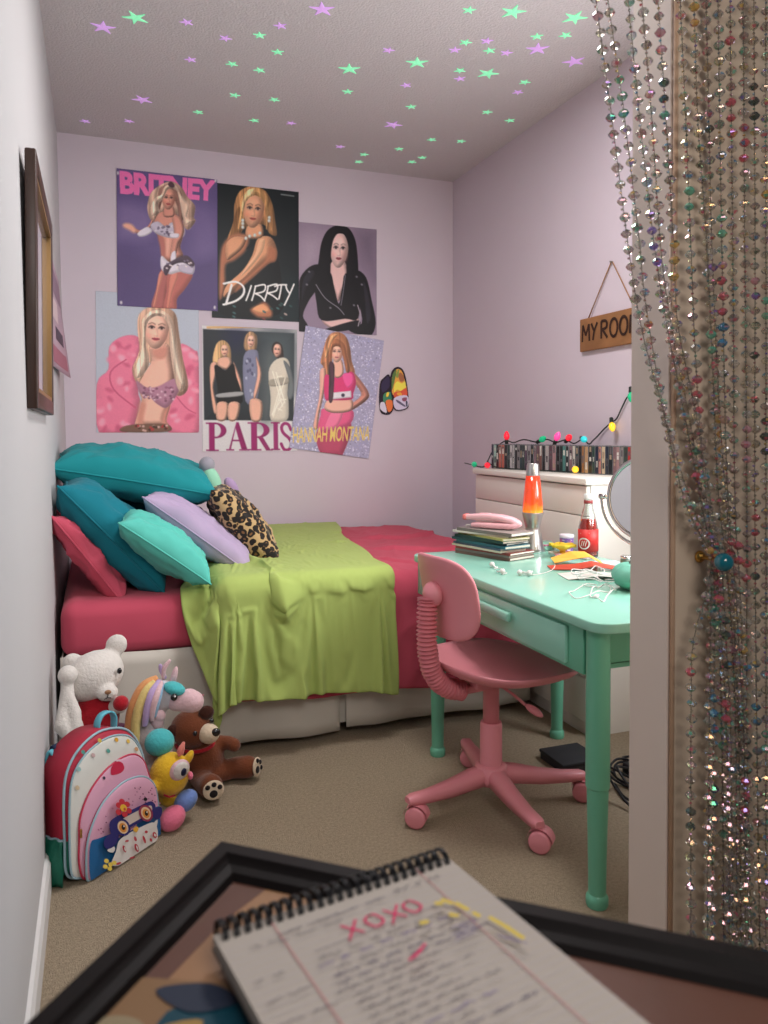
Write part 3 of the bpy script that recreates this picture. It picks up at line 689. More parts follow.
s.speckle(.05); o = s.build('poster'); tag(o, 'tilted silver glitter poster of a girl in pink', 'poster', PG)

# small die-cut picture
t = thing('paper_cutout', 'small colourful arched paper cut-out beside the glitter poster', 'paper decoration', (1.75, YB - .002, 1.48))
Q = [(510, 245), (692, 245), (692, 520), (510, 520)]
def cut(outline, y, th, cols, name):
    s = Sheet(Q, .205, .31, frame((-.113, y, -.165), (1, 0, 0), (0, 0, 1), (0, -1, 0)), None, th)
    pts = smoothpts(outline, 4)
    s.mb.prism([s.pt(p)[:2] for p in pts], 0, th, ink(38, 28, 40), s.fr)
    for c, p in cols: s.P(c, p)
    return s.build(name, t)
cut([(520, 350), (545, 310), (575, 294), (592, 350), (606, 440), (598, 490), (570, 516), (520, 492)], 0, .0015,
    [((52, 44, 70), [(528, 350), (548, 318), (572, 304), (580, 350), (560, 380), (535, 390)]), ((60, 120, 90), [(545, 400), (585, 390), (590, 430), (560, 450), (540, 440)]),
     ((206, 110, 60), [(555, 440), (592, 436), (594, 480), (570, 500)]), ((196, 190, 204), [(524, 450), (548, 450), (560, 504), (524, 486)]), ((230, 190, 70), [(560, 395), (574, 392), (570, 412), (558, 416)])], 'side_panel')
cut([(578, 345), (586, 285), (606, 256), (632, 250), (658, 268), (676, 320), (690, 420), (684, 478), (612, 492), (594, 440)], -.004, .002,
    [((206, 150, 66), [(588, 340), (596, 290), (620, 262), (648, 272), (666, 320), (676, 398), (600, 410)]), ((84, 110, 60), [(588, 335), (596, 288), (616, 264), (612, 300), (600, 350), (590, 380)]),
     ((120, 140, 70), [(612, 300), (624, 268), (634, 266), (626, 310)]), ((240, 204, 80), [(604, 352), (622, 330), (648, 340), (668, 330), (672, 362), (650, 384), (620, 376), (604, 392)]),
     ((150, 96, 64), [(628, 300), (640, 280), (660, 300), (662, 326), (640, 330)]), ((200, 84, 60), [(604, 392), (640, 384), (674, 366), (680, 408), (640, 416), (604, 420)]), ((236, 150, 60), [(618, 396), (640, 390), (650, 404), (630, 410)]),
     ((190, 182, 200), [(602, 424), (680, 408), (684, 470), (614, 486)]), ((92, 84, 110), [(620, 432), (668, 462), (664, 470), (618, 444)]), ((130, 70, 90), [(650, 424), (676, 418), (676, 436), (656, 440)]), ((70, 70, 90), [(672, 440), (682, 440), (682, 468), (674, 468)])], 'front_panel')

# wooden sign on the right wall
t = thing('wooden_sign', 'brown wooden sign reading MY ROOM hung by twine on the right wall', 'sign', (XR, 2.86, 1.66))
wood = M('sign_wood', (150, 104, 66), .65, var=.4, vscale=9, bump=.2, bscale=40)
# across the wall the sign runs along -y (left in the photograph is the far end)
sf = frame((-.014, .22, -.075), (0, -1, 0), (0, 0, 1), (-1, 0, 0))
mb = MB().prism([(0, 0), (.44, 0), (.44, .152), (0, .152)], -.012, .006, wood, sf, .004)
mb.build('board', None, t)
s = Sheet([(0, 0), (.44, 0), (.44, .152), (0, .152)], .44, .152, sf, None, .0063)
bl = M('burnt_lettering', (52, 28, 18), .8)
def stroke(p): s.L(bl, [(x, .152 - y) for x, y in p], .013)
def seq(x, w, polys):
    for p in polys: stroke([(x + a * w, .044 + b * .078) for a, b in p])
Mm = [[(0, 0), (.08, 1)], [(.08, 1), (.5, .35)], [(.5, .35), (.92, 1)], [(.92, 1), (1, 0)]]
Yy = [[(0, 1), (.5, .5)], [(1, 1), (.5, .5), (.3, 0)]]
Rr = [[(0, 0), (0, 1)], [(0, 1), (.7, .95), (.75, .6), (0, .5)], [(.2, .5), (.9, 0)]]
Oo = [[(.5 + .5 * math.cos(a), .5 + .5 * math.sin(a)) for a in [2 * PI * k / 14 for k in range(15)]]]
seq(.022, .056, Mm); seq(.092, .046, Yy); seq(.168, .05, Rr); seq(.232, .052, Oo); seq(.300, .052, Oo); seq(.368, .055, Mm)
s.build('lettering', t)
twine = M('jute_twine', (158, 118, 88), .9)
MB().tube([(-.012, .17, .066), (-.006, .005, .302), (-.006, -.005, .302), (-.012, -.17, .066)], .0028, twine, 8).build('twine', None, t)
MB().tube([(.004, 0, .302), (-.016, 0, .304)], .004, M('nail_metal', (150, 146, 140), .3, metal=.9), 8).build('nail', None, t)
# ---------------------------------------------------------------- bed
def cloth(name, col, **k):
    d = dict(rough=.92, bump=.15, bscale=700, bdist=.0006, spec=.15, sheen=.08, var=.04, vscale=6); d.update(k)
    return M(name, col, **d)
redpink = cloth('watermelon_pink_cotton', (194, 80, 100))
lime = cloth('lime_green_cotton', (168, 186, 104))
ivory = cloth('ivory_bed_skirt', (206, 200, 190))
teal = cloth('teal_cotton', (34, 138, 144)); teal_d = cloth('deep_teal_cotton', (28, 118, 134)); mint = cloth('mint_cotton', (92, 190, 176))
lilac_c = cloth('lilac_cotton', (176, 158, 188))
BX0, BX1, BF, BB = -.125, 1.77, 2.90, 4.44
t = thing('bed', 'low bed with pink fitted sheet and ivory pleated skirt along the back wall', 'bed', ((BX0 + BX1) / 2, (BF + BB) / 2, 0))
off = Vector(t.location)
def L3(x, y, z): return (x - off.x, y - off.y, z - off.z)
MB().box(L3(BX0 + .02, BF + .03, .06), L3(BX1 - .02, BB - .02, .42), M('box_spring_cover', (170, 164, 156), .9), .02).build('box_spring', None, t)
for (x, y) in ((BX0 + .1, BF + .12), (BX1 - .1, BF + .12), (BX0 + .1, BB - .12), (BX1 - .1, BB - .12)):
    MB().lathe([(.022, 0), (.026, .02), (.026, .065)], darkwood, 14, Matrix.Translation(L3(x, y, 0))).build('foot', None, t)
# mattress in the fitted sheet: rounded, slightly sagging
def mattress(x, s):
    pass
bm = bmesh.new(); bmesh.ops.create_cube(bm, size=1)
for v in bm.verts:
    v.co = Vector(L3(BX0 if v.co.x < 0 else BX1, BF if v.co.y < 0 else BB, .40 if v.co.z < 0 else .605))
bmesh.ops.bevel(bm, geom=bm.edges[:] + bm.verts[:], offset=.055, segments=5, profile=.5, affect='EDGES')
bmesh.ops.subdivide_edges(bm, edges=[e for e in bm.edges if e.calc_length() > .3], cuts=16, use_grid_fill=True)
for v in bm.verts:
    p = v.co
    n_ = noise.noise(Vector((p.x * 5, p.y * 5, p.z * 9))) * .008
    v.co += Vector((0, n_ if abs(p.y) > .7 else 0, n_ if p.z > .55 else 0))
tag(MB().bm(bm, redpink, True).build('mattress', None, t), 'mattress in pink fitted sheet')
# skirt: hanging panels with a split pleat
def skirt_panel(x0, x1, y0, y1, z0, z1, ph):
    n, k = 40, 8; P = []
    for i in range(n + 1):
        u = i / n; row = []
        for j in range(k + 1):
            v = j / k
            w = v ** 1.5
            y = y0 + (y1 - y0) * u - w * (.012 + .010 * math.sin(u * 9 + ph) + .006 * math.sin(u * 23 + ph * 2))
            row.append(L3(x0 + (x1 - x0) * u, y, z1 - (z1 - z0) * v + .004 * math.sin(u * 11 + ph)))
        P.append(row)
    mb = MB().grid(P, ivory); o = mb.build('skirt_panel', None, t)
    sd = o.modifiers.new('thick', 'SOLIDIFY'); sd.thickness = .002
skirt_panel(BX0, .895, BF + .008, BF + .008, .03, .415, .5)
skirt_panel(.92, BX1, BF + .010, BF + .025, .035, .415, 2.1)
MB().box(L3(.86, BF + .02, .05), L3(.96, BF + .03, .41), ivory).build('skirt_pleat', None, t)
MB().box(L3(BX0 + .004, BF + .02, .03), L3(BX0 + .008, BB - .02, .415), ivory).build('skirt_side', None, t)

def cover_fn(x0, x1, yb, yf, ztop, zhem, ridges, puff, seed, R=.07, gap=.0, hemw=.012, front=BF):
    """a cover lying on the mattress from yb (back) to the front edge, then hanging to zhem(x)"""
    def base(x, s, smax_top, hem):
        ytop = yb; L = yb - (front - gap) - R
        if s < L: return Vector((x, yb - s, ztop)), Vector((0, 0, 1))
        a = (s - L) / R
        if a < PI / 2:
            return Vector((x, front - gap + R - R * math.sin(a), ztop - R + R * math.cos(a))), Vector((0, -math.sin(a), math.cos(a)))
        z = ztop - R - (s - L - R * PI / 2)
        return Vector((x, front - gap, z)), Vector((0, -1, 0))
    return base
def fold_profile(d, w):
    """a fold that rises slowly on one side and drops steeply on the other"""
    return math.exp(-(d / (w * 1.5)) ** 2) if d < 0 else math.exp(-(d / (w * .38)) ** 2) - .22 * math.exp(-((d - w * .7) / (w * .5)) ** 2)
def make_cover(name, label, m, X0, X1, yb, ztop, hem, ridges, puff, seed, R, gap, nx=150, ns=190, thick=.006, cat='blanket', hang=.03, group=None):
    """X0(s), X1(s): side edges as functions of normalised length; hem(u): hem height"""
    P = []
    for i in range(nx + 1):
        u = i / nx; row = []
        for j in range(ns + 1):
            w = j / ns
            x = X0(w) + (X1(w) - X0(w)) * u
            L = yb - (BF - gap) - R; S = L + R * PI / 2 + (ztop - R - hem(u)); s = S * w
            if s < L: p = Vector((x, yb - s, ztop)); n = Vector((0, 0, 1)); h = 0
            else:
                a = (s - L) / R
                if a < PI / 2:
                    p = Vector((x, BF - gap + R - R * math.sin(a), ztop - R + R * math.cos(a))); n = Vector((0, -math.sin(a), math.cos(a))); h = 0
                else:
                    h = (s - L - R * PI / 2); p = Vector((x, BF - gap, ztop - R - h)); n = Vector((0, -1, 0))
            d = puff(u, w, s, L, x)
            for (pts, amp, wd) in ridges:
                best = 9; tt = 0; sgn = 1
                for k in range(len(pts) - 1):
                    ax, ay = pts[k]; bx, by = pts[k + 1]; dx, dy = bx - ax, by - ay
                    q = max(0, min(1, ((x - ax) * dx + (s - ay) * dy) / (dx * dx + dy * dy)))
                    e = math.hypot(x - ax - q * dx, s - ay - q * dy)
                    if e < best:
                        best = e; tt = (k + q) / (len(pts) - 1); sgn = 1 if dx * (s - ay) - dy * (x - ax) > 0 else -1
                if best < wd * 5: d += amp * fold_profile(sgn * best, wd) * min(1, 4 * tt + .12)
            d += .006 * noise.noise(Vector((x * 5, s * 4, seed))) + .0035 * noise.noise(Vector((x * 13 + s * 3, s * 7 - x * 3, seed + 3)))
            rg = 1 - abs(noise.noise(Vector((x * 7 + 1.5 * s, s * 3.2 - x * 1.5, seed + 8)))) * 2.2
            d += .0060 * max(0, rg) ** 3
            rg = 1 - abs(noise.noise(Vector((x * 15 + 4 * s, s * 6, seed + 18)))) * 2.0
            d += .0026 * max(0, rg) ** 2
            if h > 0: d += hang * min(1, h / .3) * (.5 + .9 * noise.noise(Vector((x * 6.5 + .5 * s, s * .8, seed + 30)))) + .3 * hang * min(1, h / .3) * noise.noise(Vector((x * 15, s * 1.2, seed + 40)))
            row.append(p + n * max(d, 0.001))
        P.append(row)
    o = MB().grid(P, m).build(name)
    sd = o.modifiers.new('thick', 'SOLIDIFY'); sd.thickness = thick; sd.offset = -1
    return tag(o, label, cat, group)
# pink duvet over the foot half (and under the green cover)
def puff_p(u, w, s, L, x):
    a = min(1, s / .12) * 1.0
    return .010 + .012 * a * (min(1, u / .06) * .5 + .5) * (1 - .3 * w) + .014 * noise.noise(Vector((x * 2.2, s * 2.0, 4.4)))
r_p = [([(1.30, .55), (1.55, .60), (1.74, .5)], .016, .05), ([(1.25, .85), (1.45, .98), (1.70, 1.02)], .014, .045), ([(1.16, 1.1), (1.3, 1.35), (1.34, 1.8)], .012, .03), ([(1.50, 1.2), (1.52, 1.6), (1.50, 1.95)], .010, .035), ([(1.6, .15), (1.4, .4)], .012, .05)]
duvet = make_cover('duvet', 'watermelon pink duvet hanging over the foot of the bed', redpink, lambda w: .42, lambda w: 1.772, 4.445, .612, lambda u: .205 - .05 * u + .006 * math.sin(u * 17), r_p, puff_p, 2.2, .075, .020, cat='duvet', hang=.012)
# green blanket: a loose cloth let down over the mattress and the duvet, so that it falls in its own folds
def drape(name, m, X0, X1, yb, front, ztop, hem, nx, ny, frames, expand, stiff, boxes, rumple):
    tmp = []
    for lo, hi, bev in boxes:
        o = MB().box(lo, hi, None, bev, 4).build('drape_form'); o.modifiers.new('c', 'COLLISION'); o.collision.thickness_outer = .006; o.collision.cloth_friction = 60; tmp.append(o)
    P = []
    for i in range(nx + 1):
        u = i / nx; row = []
        for j in range(ny + 1):
            w = j / ny; L = yb - front; s = (L + ztop - hem(u)) * w; x = X0(w) + (X1(w) - X0(w)) * u
            p, n = (Vector((x, yb - s, ztop + .03)), Vector((0, 0, 1))) if s < L else (Vector((x, front - .03, ztop + .03 - (s - L))), Vector((0, -1, 0)))
            row.append(p + n * rumple(x, s, w))
        P.append(row)
    o = MB().grid(P, m).build(name); md = o.modifiers.new('cloth', 'CLOTH'); st = md.settings
    st.quality = 5; st.mass = .3; st.tension_stiffness = stiff; st.compression_stiffness = stiff * .6; st.shear_stiffness = stiff * .4; st.bending_stiffness = .5
    st.air_damping = 2; st.shrink_min = -expand; st.shrink_max = -expand
    md.collision_settings.distance_min = .006; md.collision_settings.collision_quality = 3; md.collision_settings.friction = 40
    md.point_cache.frame_start = 1; md.point_cache.frame_end = frames
    sc_ = bpy.context.scene; sc_.frame_start = 1; sc_.frame_end = frames
    for f in range(1, frames + 1): sc_.frame_set(f)
    dg = bpy.context.evaluated_depsgraph_get(); ev = o.evaluated_get(dg); me = ev.to_mesh(); co = [v.co.copy() for v in me.vertices]; ev.to_mesh_clear()
    o.modifiers.clear()
    for v, c in zip(o.data.vertices, co): v.co = c
    for t_ in tmp: bpy.data.objects.remove(t_)
    sc_.frame_set(1)
    sd = o.modifiers.new('thick', 'SOLIDIFY'); sd.thickness = .004; sd.offset = 1
    ss = o.modifiers.new('soft', 'SUBSURF'); ss.levels = 1; ss.render_levels = 1
    return o
def gx0(w): return .62 - .275 * min(1, max(0, (w - .33) / .26)) if w < .59 else .345 - .20 * (w - .59) / .41
def gx1(w): return 1.33 - .245 * min(1, w / .66) ** .8 + .012 * math.sin(w * 14) + (.05 * max(0, w - .66) / .34)
def rum(x, s, w):
    d = .030 * noise.noise(Vector((x * 5, s * 4, 3))) + .018 * noise.noise(Vector((x * 13, s * 9, 5))) + .012 * math.sin((x - .25 * s) * 30) * max(0, 1 - abs(s - 1.0) / .7)
    return d + .055 * math.exp(-((x - .56 - .13 * (s - .8)) / .030) ** 2) * max(0, min(1, (s - .5) * 3))
green = drape('blanket', lime, gx0, gx1, 4.40, BF - .082, .667, lambda u: .350 - .100 * u - .03 * max(0, 1 - abs(u - .03) / .06), 90, 140, 45, .035, 15,
              [((-.12, BF - .004, .0), (1.8, 4.44, .612), .05), ((.41, BF - .082, .16), (1.80, 4.44, .667), .05)], rum)
tag(green, 'lime green blanket rumpled across the middle of the bed', 'blanket')

# ---------------------------------------------------------------- pillows
PIL = 'pillows piled at the head of the bed'
def pillow(name, label, m, c, a, b, w, h, th, seed, piping=None, wrinkle=1.0, cat='pillow'):
    a = Vector(a).normalized(); b = Vector(b); b = (b - a * b.dot(a)).normalized(); n = a.cross(b)
    N = 44; c = Vector(c); vs = []; fs = []; idx = {}
    def pos(i, j, sgn):
        u = -1 + 2 * i / N; v = -1 + 2 * j / N
        x = w / 2 * u * (1 - .10 * (1 - v * v)); y = h / 2 * v * (1 - .10 * (1 - u * u))
        e = max(0, (1 - u * u) * (1 - v * v)); z = th / 2 * e ** .42
        z += min(1, e * 6) * wrinkle * (.012 * noise.noise(Vector((u * 1.6, v * 1.6, seed + sgn))) + .010 * noise.noise(Vector((u * 3.4 + 2, v * 2.0, seed + 5 + sgn))) + .007 * abs(noise.noise(Vector((u * 5, v * 7, seed + 9 * sgn)))))
        z += wrinkle * min(1, e * 5) * (.010 * max(0, 1 - 2.4 * abs(noise.noise(Vector((u * 2.2 + v * .7, v * 1.3 - u * .4, seed * 1.7 + sgn))))) ** 2 + .006 * max(0, 1 - 2.2 * abs(noise.noise(Vector((u * 4.5, v * 2.6 + u, seed * 2.3 + sgn))))) ** 2)
        # creases that run in from the corners
        for (cu, cv) in ((1, 1), (1, -1), (-1, 1), (-1, -1)):
            du, dv = cu - u, cv - v; rr = math.hypot(du, dv); an = math.atan2(dv * cv, du * cu)
            if rr < 1.2: z += wrinkle * .008 * math.sin(an * 11 + seed + cu) * math.exp(-(rr / .5) ** 2) * min(1, e * 8)
        return c + a * x + b * y + n * (z * sgn)
    for sgn in (1, -1):
        for i in range(N + 1):
            for j in range(N + 1):
                edge = i in (0, N) or j in (0, N)
                k = (i, j, 0 if edge else sgn)
                if k not in idx: idx[k] = len(vs); vs.append(pos(i, j, sgn))
    def g(i, j, s): return idx[(i, j, 0 if (i in (0, N) or j in (0, N)) else s)]
    for sgn in (1, -1):
        for i in range(N):
            for j in range(N):
                q = [g(i, j, sgn), g(i + 1, j, sgn), g(i + 1, j + 1, sgn), g(i, j + 1, sgn)]
                fs.append(q if sgn > 0 else q[::-1])
    o = MB().add(vs, fs, m, True).build(name); tag(o, label, cat, PIL)
    if piping:
        ring = [pos(i, 0, 1) for i in range(N)] + [pos(N, j, 1) for j in range(N)] + [pos(i, N, 1) for i in range(N, 0, -1)] + [pos(0, j, 1) for j in range(N, 0, -1)]
        MB().tube(ring, piping[1], piping[0], 6, closed=True).build('piping', None, o)
    return o
pillow('pillow', 'large teal pillow lying flat across the top of the pile', teal, (.160, 3.50, 1.026), (.66, -.02, -.125), (.05, 1, .10), .68, .46, .215, 1.3, (teal, .004))
pillow('pillow', 'deep teal pillow leaning on its side against the left wall', teal_d, (.055, 3.19, .814), (.02, 1, .03), (-.66, 0, .74), .42, .555, .205, 4.1, (teal_d, .004))
pillow('pillow', 'pink pillow tucked between the left wall and the deep teal pillow', redpink, (-.028, 3.10, .743), (.02, 1, .03), (-.58, 0, .80), .28, .42, .090, 7.7, (redpink, .004))
pillow('pillow', 'small mint cushion leaning in front of the lilac pillow', mint, (.236, 3.01, .776), (.05, 1, .05), (-.80, .06, .60), .31, .40, .135, 2.6, (mint, .003))
pillow('pillow', 'lilac pillow leaning between the mint cushion and the leopard cushion', lilac_c, (.394, 3.28, .797), (.08, 1, .04), (-.80, .04, .62), .38, .55, .140, 5.9, (lilac_c, .003))
pillow('pillow', 'dark teal pillow in shadow at the back behind the mint cushion', teal_d, (.22, 3.80, .82), (.1, 1, 0), (-.5, 0, .7), .44, .52, .14, 8.8)
leo = bpy.data.materials.new('leopard_print_plush'); leo.use_nodes = True
nt = leo.node_tree; b = nt.nodes['Principled BSDF']; b.inputs['Roughness'].default_value = .95; b.inputs['Sheen Weight'].default_value = .2
tc = nt.nodes.new('ShaderNodeTexCoord'); no = nt.nodes.new('ShaderNodeTexNoise'); no.inputs['Scale'].default_value = 22
vm = nt.nodes.new('ShaderNodeVectorMath'); vm.operation = 'MULTIPLY_ADD'; vm.inputs[1].default_value = (.03, .03, .03)
nt.links.new(tc.outputs['Object'], no.inputs['Vector']); nt.links.new(no.outputs['Color'], vm.inputs[0]); nt.links.new(tc.outputs['Object'], vm.inputs[2])
vo = nt.nodes.new('ShaderNodeTexVoronoi'); vo.inputs['Scale'].default_value = 40; nt.links.new(vm.outputs[0], vo.inputs['Vector'])
cr_ = nt.nodes.new('ShaderNodeValToRGB'); cr_.color_ramp.interpolation = 'CONSTANT'
el = cr_.color_ramp.elements; el[0].position = 0; el[0].color = rgb(122, 84, 50); el[1].position = .62; el[1].color = rgb(186, 156, 112)
for p_, c_ in ((.22, (24, 18, 16)), (.58, (140, 104, 66))): e_ = el.new(p_); e_.color = rgb(*c_)
nt.links.new(vo.outputs['Distance'], cr_.inputs[0]); nt.links.new(cr_.outputs[0], b.inputs['Base Color'])
pillow('cushion', 'leopard print cushion leaning at the right of the pillow pile', leo, (.592, 3.36, .812), (.10, 1, .02), (-.60, .05, .70), .34, .43, .145, 3.3, cat='cushion')

plush_mint = M('plush_mint', (150, 206, 176), 1, bump=.5, bscale=160, sheen=.3); plush_grey = M('plush_grey', (150, 146, 156), 1, bump=.5, bscale=160, sheen=.3); plush_lil = M('plush_lilac', (168, 142, 178), 1, bump=.5, bscale=160, sheen=.3)
t = thing('plush_toy', 'small mint and grey plush toy perched above the leopard cushion', 'plush toy', (.492, 3.47, .962)); t.scale = (.88, .88, .88)
tag(MB().ell((-.015, 0, .035), (.042, .04, .075), plush_mint, (0, -.35, 0)).ell((.012, -.02, -.035), (.040, .036, .050), plush_mint).build('body', None, t), 'mint body')
tag(MB().ell((-.040, .01, .115), (.040, .038, .042), plush_grey).build('head', None, t), 'grey head')
tag(MB().ell((.085, .02, .0), (.030, .028, .055), plush_lil, (0, -.55, 0)).build('arm', None, t), 'lilac arm')
MB().ell((-.07, 0, .05), (.022, .022, .045), plush_grey, (0, .5, 0)).build('arm', None, t)
# ---------------------------------------------------------------- desk
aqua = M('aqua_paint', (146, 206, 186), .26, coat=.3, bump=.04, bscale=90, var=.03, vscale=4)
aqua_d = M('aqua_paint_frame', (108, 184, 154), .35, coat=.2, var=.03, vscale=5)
DX0, DX1, DY0, DY1, DZ = 1.14, 1.785, 1.56, 2.77, .735
t = thing('desk', 'mint green desk with one drawer and round stepped legs', 'desk', (1.46, 2.16, 0))
off = Vector(t.location)
def D3(x, y, z): return Vector((x, y, z)) - off
def rrect(x0, x1, y0, y1, r, n=8):
    out = []
    for cx, cy, a0 in ((x1 - r, y1 - r, 0), (x0 + r, y1 - r, PI / 2), (x0 + r, y0 + r, PI), (x1 - r, y0 + r, 3 * PI / 2)):
        for k in range(n + 1):
            a = a0 + PI / 2 * k / n; out.append((cx + r * math.cos(a), cy + r * math.sin(a)))
    return out
MB().prism(rrect(DX0, DX1, DY0, DY1, .055), DZ - .026, DZ, aqua, lambda p: D3(*p), .004).build('tabletop', None, t)
mb = MB()
AX0, AX1, AY0, AY1 = 1.155, 1.765, 1.655, 2.735; az = .585
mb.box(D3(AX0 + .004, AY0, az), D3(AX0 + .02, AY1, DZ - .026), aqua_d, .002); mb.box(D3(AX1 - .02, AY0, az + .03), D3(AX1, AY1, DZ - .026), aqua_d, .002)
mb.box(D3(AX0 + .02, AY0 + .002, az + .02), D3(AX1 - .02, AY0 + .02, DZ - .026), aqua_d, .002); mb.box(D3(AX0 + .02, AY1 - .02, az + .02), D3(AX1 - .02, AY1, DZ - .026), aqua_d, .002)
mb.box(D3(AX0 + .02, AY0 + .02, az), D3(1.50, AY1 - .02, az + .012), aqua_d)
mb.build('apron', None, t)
dr = MB().box(D3(AX0 - .008, 1.72, az + .012), D3(AX0 + .004, 2.69, DZ - .038), aqua, .003).build('drawer', None, t)
hd = MB().box(D3(AX0 - .034, 1.98, .647), D3(AX0 - .018, 2.24, .675), aqua, .006).box(D3(AX0 - .02, 2.00, .652), D3(AX0 - .006, 2.02, .670), aqua, .003).box(D3(AX0 - .02, 2.20, .652), D3(AX0 - .006, 2.22, .670), aqua, .003).build('handle', None, dr)
legprof = [(.0, .0), (.0265, .0), (.0285, .006), (.0285, .022), (.0255, .028), (.0225, .032), (.0235, .12), (.0275, .30), (.0275, .302), (.0305, .306), (.0305, .60), (.0305, DZ - .026)]
for (x, y) in ((1.187, 1.63), (1.187, 2.61), (1.70, 2.60), (1.73, 1.63)):
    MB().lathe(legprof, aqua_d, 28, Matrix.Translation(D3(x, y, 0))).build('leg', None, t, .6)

# ---------------------------------------------------------------- swivel chair
rose = M('pink_chair_plastic', (224, 140, 150), .42, coat=.1, bump=.05, bscale=120, var=.02)
rose2 = M('pink_bellows_rubber', (216, 122, 132), .5)
yaw = math.radians(8.6)
t = thing('swivel_chair', 'pink plastic swivel chair pulled up to the mint desk', 'chair', (1.19, 2.20, 0))
def ch(x, y, z):                                         # chair axes: x forward (to the desk), y left
    ca, sa = math.cos(yaw), math.sin(yaw); return Vector((x * ca - y * sa, x * sa + y * ca, z))
def sup(a, e): return math.copysign(abs(a) ** e, a)
# seat: dished, rounded square with a waterfall front
def seatpt(r, th, top):
    x = r * .235 * sup(math.cos(th), .80); y = r * .235 * sup(math.sin(th), .80)
    x *= 1.0
    z = .452 + .022 * r ** 4 - .010 * (1 - r * r)
    f = max(0, (x - .08) / .155)
    z += -.022 * f * f + .020 * max(0, -x / .235) ** 3
    z -= .012 * f * (abs(y) / .2) ** 2
    if not top: z -= .022 if r < .98 else .013
    return ch(x + .035, y, z)
n, k = 56, 14; mb = MB()
P = [[seatpt(.001 + .999 * (j / k), 2 * PI * i / n, True) for j in range(k + 1)] + [seatpt(1.008, 2 * PI * i / n, True) - Vector((0, 0, .006))] + [seatpt(.001 + .985 * (1 - j / k), 2 * PI * i / n, False) for j in range(k + 1)] for i in range(n)]
mb.grid(P, rose, True); mb.build('seat', None, t)
MB().box((-.09, -.07, .40), (.09, .07, .425), rose, .008).build('seat_plate', None, t)
# backrest: curved rounded slab
def backpt(u, v, d):
    y = .152 * u; z = .698 + .130 * v
    x = -.205 - .035 * u * u * -1 * -1 + .012 * v * v * 0 - .018 * v
    x = -.200 + .040 * u * u - .020 * v - .012 * v * v
    return ch(x + d, y, z)
outl = []
for i in range(64):
    a = 2 * PI * i / 64; outl.append((sup(math.cos(a), .55), sup(math.sin(a), .62)))
P = []
for (u, v) in outl:
    row = [backpt(u * q, v * q, -.009) for q in (.001, .25, .5, .75, .93)] + [backpt(u * .985, v * .985, -.006), backpt(u, v, 0), backpt(u * .985, v * .985, .006)] + [backpt(u * q, v * q, .009) for q in (.93, .75, .5, .25, .001)]
    P.append(row)
MB().grid(P, rose, True).build('backrest', None, t)
MB().ell(ch(-.225, 0, .705), (.028, .040, .040), rose, (0, 0, yaw)).build('backrest_socket', None, t)
# bellows over the back spring
path = smoothpts([ch(-.243, 0, .695), ch(-.246, 0, .62), ch(-.244, 0, .54), ch(-.226, 0, .465), ch(-.180, 0, .412), ch(-.11, 0, .388)], 26, False)
rs = [.027 + .0065 * math.cos(i / len(path) * 2 * PI * 31) for i in range(len(path))]
MB().tube(path, rs, rose2, 18).build('bellows', None, t)
MB().box((-.15, -.026, .382), (.02, .026, .406), rose, .006, mtx=Matrix.Rotation(yaw, 4, 'Z')).build('back_bar', None, t)
MB().lathe([(.026, .255), (.026, .405), (.032, .41)], rose, 24).build('column', None, t)
MB().lathe([(.045, .085), (.045, .10), (.036, .125), (.0355, .262), (.033, .27), (.026, .27)], rose, 28).build('column_cover', None, t, .6)
lv = MB().tube([(.01, -.02, .40), (.045, -.06, .372), (.072, -.092, .345)], .0048, rose, 10).build('lever', None, t)
MB().ell((.090, -.114, .332), (.032, .013, .012), rose, (0, .45, -.9)).build('lever_paddle', None, lv)
hub = MB().lathe([(.0, .07), (.050, .075), (.055, .09), (.052, .128), (.036, .135)], rose, 28).build('hub', None, t)
for deg in (188, 268, 345, 79):
    a = math.radians(deg); d = Vector((math.cos(a), math.sin(a), 0)); sd_ = Vector((-d.y, d.x, 0))
    P = []
    for (r, zt, zb, wd) in ((.02, .130, .080, .030), (.08, .124, .076, .028), (.16, .108, .068, .024), (.24, .098, .068, .021), (.297, .096, .072, .021), (.313, .092, .074, .015)):
        c0 = d * r
        ring = [(wd, zb), (wd * 1.02, zb + (zt - zb) * .6), (wd * .7, zt), (-wd * .7, zt), (-wd * 1.02, zb + (zt - zb) * .6), (-wd, zb)]
        P.append([c0 + sd_ * y + Vector((0, 0, z)) for y, z in ring])
    P = [list(r) for r in zip(*P)]
    mb = MB().grid(P, rose, True); mb.add([p[-1] for p in P], [list(range(6))], rose)
    arm = mb.build('base_arm', None, t)
    cq = -.5 + .35 * math.sin(deg); cd = Vector((math.cos(cq), math.sin(cq), 0)); cs = Vector((-cd.y, cd.x, 0)); c0 = d * .294 + cd * .012
    mt = Matrix((( cd.x, 0, cs.x, c0.x), (cd.y, 0, cs.y, c0.y), (0, 1, 0, .0332), (0, 0, 0, 1)))
    mb = MB()
    for q in (1, -1):
        mb.lathe([(.0, q * .004), (.032, q * .004), (.033, q * .012), (.032, q * .021), (.026, q * .0245), (0, q * .026)][::q], rose, 26, mt)
    mb.lathe([(.008, -.01), (.008, .01)], rose, 12, mt)
    # hood over the wheels and the stem
    hd_ = []
    for i in range(13):
        b = PI * (i / 12) * .92 + .1
        hd_.append([mt @ Vector((.0385 * math.cos(b), .0385 * math.sin(b), z)) for z in (-.020, -.008, .008, .020)])
    mb.grid(hd_, rose)
    mb.tube([c0 + Vector((0, 0, .066)), d * .297 + Vector((0, 0, .082))], .010, rose, 12)
    mb.build('caster', None, arm)

